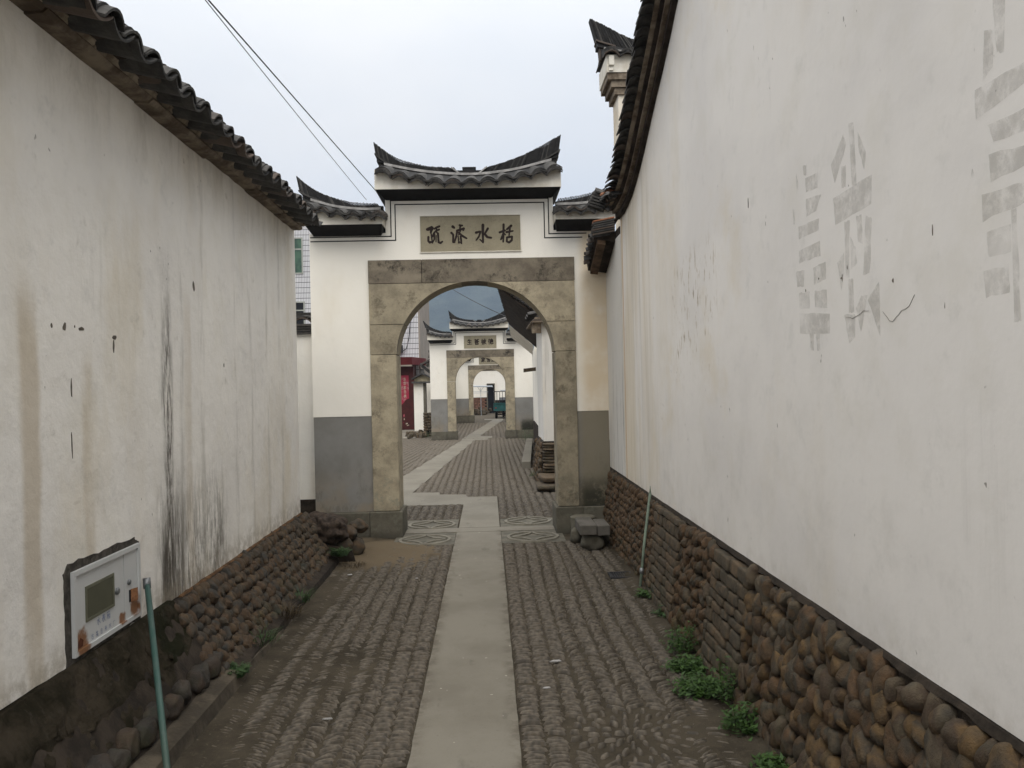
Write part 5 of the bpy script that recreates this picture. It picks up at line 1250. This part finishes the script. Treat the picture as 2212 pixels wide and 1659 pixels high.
# ------------------------------------------------------------------ far left: red door building, tiled block
RD = thing('door_house', 'dark red door pillar with pink paper couplet under a red canopy beyond the first gateway', 'building', (-3.5, 30.7, 0))
part('pillar', MB().box(-3.31, -2.77, 30.5, 31.4, 0, 2.42), REDP, RD)
part('door_opening', MB().box(-5.2, -3.312, 30.75, 31.4, 0, 2.42), DARK, RD)
part('back_wall', MB().box(-5.2, -2.78, 31.41, 31.8, 0, 2.7), REDP, RD)
cn = part('canopy', MB().quadbox([(-5.4, 30.1, 2.43), (-2.77, 30.1, 2.43), (-2.40, 31.9, 2.43), (-5.4, 31.9, 2.43), (-5.4, 30.0, 2.71), (-2.78, 30.0, 2.71), (-2.40, 31.9, 2.71), (-5.4, 31.9, 2.71)]), REDC, RD)
part('canopy_trim', MB().box(-5.4, -2.79, 30.06, 30.4, 2.37, 2.425), TANW, RD)
cp = MB(); cp.poly([(-3.245, .93), (-3.15, 1.02), (-3.10, 1.10), (-3.02, 1.15), (-2.955, 1.17), (-2.955, 2.04), (-3.245, 2.04)], 30.49, 30.499)
cpl = part('paper_couplet', cp, PINK, RD, label='torn pink paper couplet with faded writing')
for i, ch in enumerate('生古来自表'):
    mb = MB(); oz = 1.97-.16*i
    for p_ in CH[ch]: stroke(mb, p_, 1.0, lambda u, v, h: (-3.16+u*.012, 30.489-h*.001, oz-v*.013), False)
    o = bpy.data.objects.new('faded_writing', flatmesh(mb, 'faded_writing', FADEP)); col.objects.link(o); o.parent = cpl
for (a, b, c, d) in ((-3.19, -3.12, .48, .60), (-3.17, -3.13, .36, .46), (-3.2, -3.16, .25, .29), (-3.1, -3.02, .20, .27), (-3.06, -2.97, .14, .2)):
    part('paper_scrap', MB().poly([(a, c), (b, c+.02), (b-.02, d), ((a+b)/2, d-.03), (a+.01, d-.01)], 30.491, 30.499), PINK if a < -3.18 else FADEP, RD)
TB = thing('tiled_building', 'tall building faced in narrow white tiles with tan side and green window behind the gateway', 'building', (-6, 34, 0))
part('tiled_wall', MB().box(-13, -2.68, 32, 37.6, 0, 8.25), FACADE, TB)
part('tan_side', MB().box(-2.679, -2.62, 32.0, 37.6, 0, 8.25), TANW, TB)
def window(x0, x1, z0, z1, mat, mull):
    f = part('window', MB().box(x0, x1, 31.97, 31.998, z0, z0+.05).box(x0, x1, 31.97, 31.998, z1-.05, z1).box(x0, x0+.05, 31.97, 31.998, z0+.05, z1-.05).box(x1-.05, x1, 31.97, 31.998, z0+.05, z1-.05).box(x0+.05, x1-.05, 31.97, 31.998, mull-.025, mull+.025), WFRAME, TB)
    subpart('pane', MB().box(x0+.05, x1-.05, 31.985, 31.998, z0+.05, mull-.025), mat, f, TB); subpart('pane', MB().box(x0+.05, x1-.05, 31.985, 31.998, mull+.025, z1-.05), mat, f, TB)
window(-8.1, -7.12, 6.13, 7.56, GREENG, 7.1); window(-8.1, -7.09, 4.0, 5.05, DARK, 4.7); window(-11.2, -10.0, 6.13, 7.56, GREENG, 7.1); window(-5.4, -4.4, 6.13, 7.56, GREENG, 7.1)
EB = thing('electric_box', 'pale blue-grey electric box hung on the white tiled building', 'box', (-3.5, 31.9, 2.9))
part('housing', MB().box(-3.66, -3.38, 31.8, 31.999, 2.92, 3.44), PIPEW, EB); part('label_panel', MB().box(-3.60, -3.44, 31.79, 31.799, 2.98, 3.14), plain('blue_panel', (.25, .45, .55), .4, .1, 5, .001), EB); part('side_switch', MB().box(-3.379, -3.30, 31.85, 31.999, 2.95, 3.25), IRON, EB)
pts = [(-3.30, 31.9, 3.0), (-3.15, 31.93, 3.12), (-3.05, 31.93, 3.5), (-2.98, 31.93, 4.1), (-2.90, 31.93, 4.9)]
tag(link('hanging_cable', MB().tube(pts, .018, 6).mesh('hanging_cable', WIRE)), 'black cable curving up the white tiled wall above the electric box', 'cable')
# little plastered gatehouse walls with tiled gables
GH = thing('gable_wall', 'narrow white wall with little tiled gable roof between the red pillar and second gateway', 'wall', (-2.3, 27.6, 0))
part('white_plaster', MB().box(-2.49, -2.17, 27.4, 27.7, .12, 1.74), PL_GATE, GH)
part('dark_post', MB().box(-2.169, -2.09, 27.38, 27.7, 0, 1.80), STONE_G, GH)
part('gable', MB().poly([(-2.46, 1.78), (-1.92, 1.78), (-1.92, 1.90), (-2.19, 2.0), (-2.46, 1.87)], 27.35, 27.7), plain('ochre_plaster', (.40, .35, .24), .9, .3, 6, .004), GH)
for s_, (xa, za, xb, zb) in enumerate(((-2.55, 1.84, -2.19, 2.02), (-1.86, 1.86, -2.19, 2.02))):
    part('roof_course', MB().quadbox([(xa, 27.2, za), (xb, 27.2, zb), (xb, 27.8, zb), (xa, 27.8, za), (xa, 27.2, za+.05), (xb, 27.2, zb+.05), (xb, 27.8, zb+.05), (xa, 27.8, za+.05)]), TILE, GH)
part('roof_course', MB().box(-2.55, -1.86, 27.25, 27.72, 1.72, 1.775), TILE, GH)
part('finial', MB().tube([(-2.19, 27.4, 2.05), (-2.19, 27.4, 2.14), (-2.19, 27.4, 2.2)], [.08, .05, .07], 8), TILE, GH)
G4 = thing('gable_wall', 'white wall with stepped tiled gable tucked behind the left edge of second gateway', 'wall', (-2.0, 28.4, 0))
part('white_plaster', MB().box(-2.12, -1.90, 28.3, 28.6, .15, 1.79), PL_GATE, G4)
part('white_plaster', MB().poly([(-2.15, 2.3), (-1.88, 2.3), (-1.88, 2.5), (-2.0, 2.5), (-2.15, 2.38)], 28.7, 28.9), PL_GATE, G4)
part('roof_course', MB().quadbox([(-2.28, 28.2, 2.36), (-1.88, 28.2, 2.55), (-1.88, 28.9, 2.55), (-2.28, 28.9, 2.36), (-2.28, 28.2, 2.42), (-1.88, 28.2, 2.62), (-1.88, 28.9, 2.62), (-2.28, 28.9, 2.42)]), TILE, G4)
part('roof_course', MB().quadbox([(-2.36, 28.4, 2.34), (-1.95, 28.4, 1.99), (-1.95, 28.9, 1.99), (-2.36, 28.9, 2.34), (-2.34, 28.4, 2.44), (-1.90, 28.4, 2.06), (-1.90, 28.9, 2.06), (-2.34, 28.9, 2.44)]), TILE, G4)
part('finial', MB().tube([(-1.98, 28.4, 2.6), (-1.98, 28.4, 2.75), (-1.98, 28.4, 2.86)], [.07, .04, .07], 8), TILE, G4)
RU = thing('rubble_wall', 'dry-stone rubble pier at the foot of second gateway left side', 'wall', (-1.93, 26.4, 0))
part('core', MB().box(-2.05, -1.78, 26.3, 26.8, 0, .74), MORT, RU)
for r_ in range(9):
    x = -2.10
    while x < -1.72:
        w = random.uniform(.05, .10); link('stone', slabs[random.randrange(4)], RU, (x+w, 26.28+random.uniform(-.03, .02), .04+r_*.085), rotq(0, random.gauss(0, .06), 0), (w, .08, .040)); x += 2*w
SR = thing('fallen_stones', 'loose dark stones and weeds on the ground left of second gateway', 'stones', (-2.2, 26, 0))
for i in range(26): link('stone', slabs[i % 4], SR, (-2.35+random.gauss(0, .22), 26.1+random.gauss(0, .5), .03+random.random()*.06), rotq(*[random.random()*3 for _ in range(3)]), (random.uniform(.05, .12), .07, .04))

# side wall between gate two and three, walls beyond
S3 = thing('side_wall', 'white side wall between the second and third gateways on the left', 'wall', (-1.6, 30, 0))
part('white_plaster', MB().box(-1.95, -1.44, 28, 34.4, 0, 2.6), PL_LOW, S3); part('coping_tile', MB().box(-2.0, -1.38, 28, 34.35, 2.602, 2.68), TILE, S3)
S4 = thing('side_wall', 'white side wall behind the second gateway on the right of the lane', 'wall', (1.8, 29, 0))
part('white_plaster', MB().box(1.5, 1.9, 24.5, 34.4, 0, 2.6), PL_LOW, S4); part('coping_tile', MB().box(1.45, 1.95, 24.5, 34.35, 2.602, 2.68), TILE, S4)
FW = thing('end_wall', 'white wall closing the lane behind the green truck with brick foot and dark doorway', 'wall', (0, 46, 0))
part('white_plaster', MB().box(-6, 0.0, 46, 46.4, .92, 3.2).box(.36, 7, 46, 46.4, .75, 3.2).box(0, .36, 46, 46.4, 1.64, 3.2), PL_GATE, FW)
part('roof_course', MB().box(-6.1, 7.1, 45.7, 46.7, 3.205, 3.35), TILE, FW)
part('door_frame', MB().box(-.05, 0.0, 45.95, 46.1, .1, 1.66).box(.36, .41, 45.95, 46.1, .1, 1.66).box(-.05, .41, 45.95, 46.0, 1.645, 1.70), STONE_G, FW)
part('doorway', MB().box(.001, .359, 46.15, 46.35, 0, 1.639), DARK, FW)
part('brick_core', MB().box(-6, -.06, 46.02, 46.38, 0, .918).box(.42, 7, 46.02, 46.38, 0, .748), MORT, FW)
bme = rough_box(-.098, .098, -.03, .03, -.038, .038, .004).mesh('brick', BRICKR)
for r_ in range(9):
    for i in range(10):
        link('brick', bme, FW, (-.17-.205*i-(.1 if r_ % 2 else 0), 46.0, .14+r_*.088), None, (.98, 1, 1))
part('vine_stain', MB().box(-.4, .5, 45.985, 45.998, 2.42, 2.6), plain('dry_vine', (.12, .10, .07), .95, .6, 40, .004), FW)
DB = thing('debris_pile', 'pile of bricks and firewood in front of the brick foot seen through the last arch', 'pile', (-.4, 44.5, 0))
for i in range(34): link('stone', slabs[i % 4], DB, (-.45+random.gauss(0, .28), 44.3+random.gauss(0, .4), .05+abs(random.gauss(0, .13))), rotq(*[random.random()*3 for _ in range(3)]), (random.uniform(.06, .15), .07, .05))
UM = thing('canopy_frame', 'pale pipe canopy frame standing before the end wall', 'frame', (-.37, 43, 0))
part('post', MB().tube([(-.37, 43, 0), (-.37, 43, 1.48)], .014, 6), PIPEW, UM); part('top_rail', MB().tube([(-1.3, 43, 1.56), (-.3, 43, 1.53), (.28, 43, 1.50)], .02, 6), PIPEW, UM)
part('rail', MB().tube([(-1.2, 43, 1.27), (.02, 43, 1.27)], .012, 6), PIPEW, UM); part('rail', MB().tube([(-1.2, 43, 1.2), (.02, 43, 1.2)], .010, 6), PIPEW, UM)
for s_ in (-1, 1): part('brace', MB().tube([(-.37, 43, 1.28), (-.37+s_*.17, 43, 1.53)], .012, 6), PIPEW, UM)
part('awning', MB().quadbox([(-1.3, 42.8, 1.56), (.26, 42.8, 1.52), (.26, 43.6, 1.56), (-1.3, 43.6, 1.60), (-1.3, 42.8, 1.575), (.26, 42.8, 1.535), (.26, 43.6, 1.575), (-1.3, 43.6, 1.615)]), PIPEW, UM)

# ------------------------------------------------------------------ three-wheeled truck
TK = thing('cargo_tricycle', 'teal cargo tricycle with iron stake rails parked seen from behind through the arches', 'truck', (.72, 38.9, 0))
x0, x1, y0, y1 = .27, 1.25, 38.3, 39.9
part('cargo_bed', MB().box(x0, x1, y0, y0+.04, .38, .73).box(x0, x1, y1-.04, y1, .38, .73).box(x0, x0+.04, y0+.04, y1-.04, .38, .73).box(x1-.04, x1, y0+.04, y1-.04, .38, .73).box(x0+.04, x1-.04, y0+.04, y1-.04, .38, .42), TEAL, TK)
part('bed_rim', MB().box(x0-.015, x1+.015, y0-.02, y0-.001, .70, .745).box(x0-.015, x1+.015, y0-.02, y0-.001, .375, .41), TEAL, TK)
mb = MB()
for i in range(8): x = x0+.03+i*(x1-x0-.06)/7; mb.box(x-.012, x+.012, y0+.005, y0+.03, .745, 1.27)
for i in range(8): y = y0+.1+i*.2; mb.box(x0+.005, x0+.03, y-.012, y+.012, .745, 1.27); mb.box(x1-.03, x1-.005, y-.012, y+.012, .745, 1.27)
part('stake', mb, IRON, TK); mb = MB(); mb.box(x0-.005, x1+.005, y0, y0+.034, 1.272, 1.31).box(x0, x0+.034, y0+.035, y1, 1.272, 1.31).box(x1-.034, x1, y0+.035, y1, 1.272, 1.31); part('top_rail', mb, IRON, TK)
part('load_sheet', MB().box(x0+.35, x1-.05, y0+.5, y1-.1, 1.315, 1.35), PIPEW, TK)
part('cab', MB().poly([(39.95, .35), (40.9, .30), (40.95, .7), (40.6, .98), (39.95, .85)], x0+.3, x1-.3, 'x'), IRON, TK)
def wheel(x, y, r_, w):
    t_ = part('wheel', MB().tube([(x-w/2, y, r_), (x-w*.35, y, r_), (x+w*.35, y, r_), (x+w/2, y, r_)], [r_*.86, r_, r_, r_*.86], 20), RUBBER, TK)
    subpart('rim', MB().tube([(x-w*.55, y, r_), (x+w*.55, y, r_)], r_*.55, 14), STEEL, t_, TK)
wheel(x0+.12, y0+.35, .19, .12); wheel(x1-.12, y0+.35, .19, .12); wheel((x0+x1)/2, y1+.8, .19, .10)
part('axle', MB().tube([(x0+.12, y0+.35, .2), (x1-.12, y0+.35, .2)], .03, 8).tube([((x0+x1)/2-.07, y0+.35, .2), ((x0+x1)/2+.07, y0+.35, .2)], .09, 12), IRON, TK)
part('mudguard', MB().box(x0+.03, x0+.23, y0+.1, y0+.12, .30, .38).box(x1-.23, x1-.03, y0+.1, y0+.12, .30, .38), IRON, TK)
part('tail_light', MB().box(x0+.06, x0+.13, y0-.03, y0-.021, .50, .54).box(x1-.13, x1-.06, y0-.03, y0-.021, .50, .54), plain('red_lens', (.3, .02, .02), .3, .1, 5, .001), TK)

# ------------------------------------------------------------------ wires
def wire(name, a, b, sag, r_, label):
    a, b = Vector(a), Vector(b); pts = []
    for t in frange(0, 1, 14): p = a.lerp(b, t); p.z -= sag*4*t*(1-t); pts.append(p)
    tag(link(name, MB().tube(pts, r_, 6).mesh(name, WIRE)), label, 'cable')
_ext = lambda a, b, k: tuple(a[i]+(a[i]-b[i])*k for i in range(3))
WIREA = _ext((-1.321, 4.0, 3.514), (-1.165, 8.7, 3.727), .55); WIREB = _ext((-1.328, 4.0, 3.514), (-1.285, 8.9, 3.666), .5)
wire('overhead_cable', WIREA, (-1.158, 8.9, 3.736), .0, .0042, 'thicker black overhead cable running down to the first gateway roof')
wire('overhead_cable', WIREB, (-1.285, 8.95, 3.668), .012, .0026, 'thin overhead wire sagging just left of the thicker cable')
wire('overhead_cable', (-2.6, 32, 6.4), (.6, 17.5, 3.0), .15, .008, 'thin dark cable crossing the hillside seen through the first arch')

# ------------------------------------------------------------------ weeds
def weed(loc, r_, n_, h, mat, label, cat='weed', name='weed', kind='leaf', group='weeds along the wall feet'):
    t_ = thing(name, label, cat, loc, group); V = []; Fc = []; sV = MB()
    for i in range(n_):
        a = random.random()*6.28; d = r_*math.sqrt(random.random()); bx, by = loc[0]+d*math.cos(a), loc[1]+d*math.sin(a)
        hh = h*random.uniform(.3, 1.)*(1-.5*d/r_); lx, ly = math.cos(a+random.gauss(0, .7)), math.sin(a+random.gauss(0, .7))
        if kind == 'leaf':
            for k in range(3):
                z = loc[2]+hh*(k+1)/3; aa = random.random()*6.28; L_ = .014*random.uniform(.7, 1.5); w = L_*.42; cx_, cy_ = bx+.02*random.gauss(0, 1), by+.02*random.gauss(0, 1)
                u = Vector((math.cos(aa), math.sin(aa), random.uniform(-.2, .6))).normalized(); v_ = Vector((-u.y, u.x, random.uniform(-.3, .3))); o_ = len(V); c_ = Vector((cx_, cy_, z))
                V += [c_-u*L_, c_-u*L_*.2+v_*w, c_+u*L_, c_-u*L_*.2-v_*w]; Fc += [(o_, o_+1, o_+2, o_+3)]
        else:
            o_ = len(V); L_ = hh*1.3; p0_ = Vector((bx, by, loc[2])); w = .0022 if kind == 'grass' else .003; sd_ = Vector((-ly, lx, 0))*w
            p1 = p0_+Vector((lx*L_*.25, ly*L_*.25, hh*.6)); p2 = p0_+Vector((lx*L_*.7, ly*L_*.7, hh*.75))
            V += [p0_-sd_, p0_+sd_, p1+sd_, p1-sd_, p2]; Fc += [(o_, o_+1, o_+2, o_+3), (o_+3, o_+2, o_+4)]
            if kind == 'fern':
                for k in range(7):
                    q = p0_.lerp(p1, k/4) if k < 4 else p1.lerp(p2, (k-4)/3)
                    for s_ in (-1, 1):
                        o_ = len(V); e = q+Vector((-ly, lx, .1))*s_*.028*(1-k/9); f_ = Vector((lx, ly, 0))*.005
                        V += [q-f_, q+f_, e]; Fc += [(o_, o_+1, o_+2)]
    me = bpy.data.meshes.new('leaves'); me.from_pydata([tuple(v) for v in V], [], Fc); me.materials.append(mat)
    o = link('leaves', me, t_); o['kind'] = 'stuff'
    if kind == 'leaf':
        for i in range(5): a = random.random()*6.28; sV.tube([(loc[0]+.3*r_*math.cos(a), loc[1]+.3*r_*math.sin(a), loc[2]-.02), (loc[0]+.5*r_*math.cos(a), loc[1]+.5*r_*math.sin(a), loc[2]+h*.7)], .0015, 4)
        part('stem', sV, mat, t_)
weed((1.12, 4.70, .02), .11, 150, .20, LEAF, 'tall leafy weed at the right wall foot, farther of the big clumps')
weed((1.07, 4.42, .02), .11, 230, .08, LEAF, 'low spreading green weed by the right wall, between two taller clumps')
weed((1.05, 4.10, .02), .12, 300, .09, LEAF, 'broad dense green weed patch at the middle of the right wall foot')
weed((1.13, 3.92, .03), .07, 70, .26, LEAF, 'upright leafy stems climbing the cobbles beside the dressed stones, right')
weed((1.12, 3.62, .02), .09, 150, .15, LEAF, 'bright green weed clump against the near cobbles, nearer the camera')
weed((1.13, 3.25, .02), .07, 110, .06, LEAF, 'small green weed cut by the bottom edge of the photo, right')
weed((1.17, 5.95, .02), .09, 120, .07, LEAF, 'small round weed clump between drain grate and dressed stones')
weed((1.16, 5.45, .02), .07, 50, .06, LEAF2, 'faint sparse weed midway along the right wall foot')
weed((-1.39, 4.42, .07), .06, 60, .10, LEAF2, 'small fern at the left wall foot nearest the camera', 'fern', 'fern', 'fern')
weed((-1.41, 4.95, .07), .10, 90, .15, LEAF2, 'grassy tuft climbing the left cobbles in the middle', 'grass', 'grass_tuft', 'grass')
weed((-1.40, 5.55, .06), .10, 140, .17, DRY, 'dry brown grass tuft on the left cobbles', 'grass', 'grass_tuft', 'grass')
weed((-1.40, 5.95, .06), .09, 110, .15, LEAF2, 'green grass tuft near the far end of the left wall foot', 'grass', 'grass_tuft', 'grass')
weed((-1.35, 7.25, .12), .07, 80, .13, LEAF2, 'bright fern growing out of the rubble heap on the left', 'fern', 'fern', 'fern')
weed((-1.22, 7.20, .03), .12, 90, .07, DRY, 'dry brown weeds on the mud before the rubble heap', 'grass', 'grass_tuft', 'grass')
weed((.80, 13.9, .0), .12, 90, .16, LEAF, 'light green weed beside the kerb beyond the first gateway')
weed((1.12, 22.9, .0), .30, 260, .45, LEAF2, 'dark bushy weeds at the right foot of the second gateway')
weed((-2.0, 25.8, .0), .25, 120, .22, LEAF2, 'scrubby weeds over the fallen stones by second gateway')
weed((-1.25, 24.9, .0), .12, 60, .2, LEAF2, 'small weed at the back of the second gateway plinth')
# litter and odd bits on the paving
LT = [((.35, 4.6), (.034, .012)), ((-.62, 6.7), (.01, .008)), ((-1.2, 6.9), (.02, .012)), ((.27, 4.2), (.02, .006)), ((-.8, 3.9), (.024, .006))]
for i, ((x, y), (a, b)) in enumerate(LT):
    pmb = MB().poly([(x-a, y-b), (x, y-b*1.3), (x+a, y-b*.5), (x+a*.7, y+b), (x-a*.4, y+b*.8)], .022, .027, 'z')
    tag(link('litter_scrap', pmb.mesh('litter_scrap', LINE)), ['pale flat scrap on the pebbles just right of the path', 'tiny white scrap on the mud left of the path near the gateway', 'white scrap beside the dry weeds at the left rubble heap', 'small pale chip on the pebbles right of the path, below the flat scrap', 'pale sliver on the pebbles at the lower left of the lane'][i], 'litter')

# ------------------------------------------------------------------ hillside far behind
V = []; Fc = []; nx_, ny_ = 70, 26
for j in range(ny_):
    for i in range(nx_):
        x = -1400+2800*i/(nx_-1); y = 750+900*j/(ny_-1); t = j/(ny_-1)
        h = (250+70*mnoise.noise(Vector((x*.0022, 3, 0)))+30*mnoise.noise(Vector((x*.008, 5, 0))))*math.sin(min(1, t*1.25)*math.pi/2)
        h += 18*mnoise.noise(Vector((x*.012, y*.012, 0)))*t+8*mnoise.noise(Vector((x*.04, y*.04, 0)))*t
        V.append((x, y, h-4))
for j in range(ny_-1):
    for i in range(nx_-1): a = j*nx_+i; Fc.append((a, a+1, a+nx_+1, a+nx_))
m = M('forested_hill', 1., .0); n = m.noise(.02, 8, .75)
HILL = m.color(m.mix(m.step(n, .38, .62), (.030, .046, .045), (.065, .085, .075))).bump(m.noise(.08, 6, .8), 1., 6.).m
me = bpy.data.meshes.new('hills'); me.from_pydata(V, [], Fc); me.materials.append(HILL); me.polygons.foreach_set('use_smooth', [True]*len(me.polygons))
o = link('hills', me); o['kind'] = 'structure'
# haze
hz = MB().box(-1500, 1500, -150, 1750, -6, 420); me = hz.mesh('haze', plain('x', (1, 1, 1)))
hm = bpy.data.materials.new('haze_air'); hm.use_nodes = True; hm.node_tree.nodes.clear()
vo = hm.node_tree.nodes.new('ShaderNodeOutputMaterial'); pv = hm.node_tree.nodes.new('ShaderNodeVolumePrincipled')
pv.inputs['Color'].default_value = (.60, .73, .95, 1); pv.inputs['Density'].default_value = .00042; pv.inputs['Anisotropy'].default_value = 0.
hm.node_tree.links.new(pv.outputs[0], vo.inputs['Volume']); me.materials.clear(); me.materials.append(hm)
o = link('haze', me); o['kind'] = 'stuff'
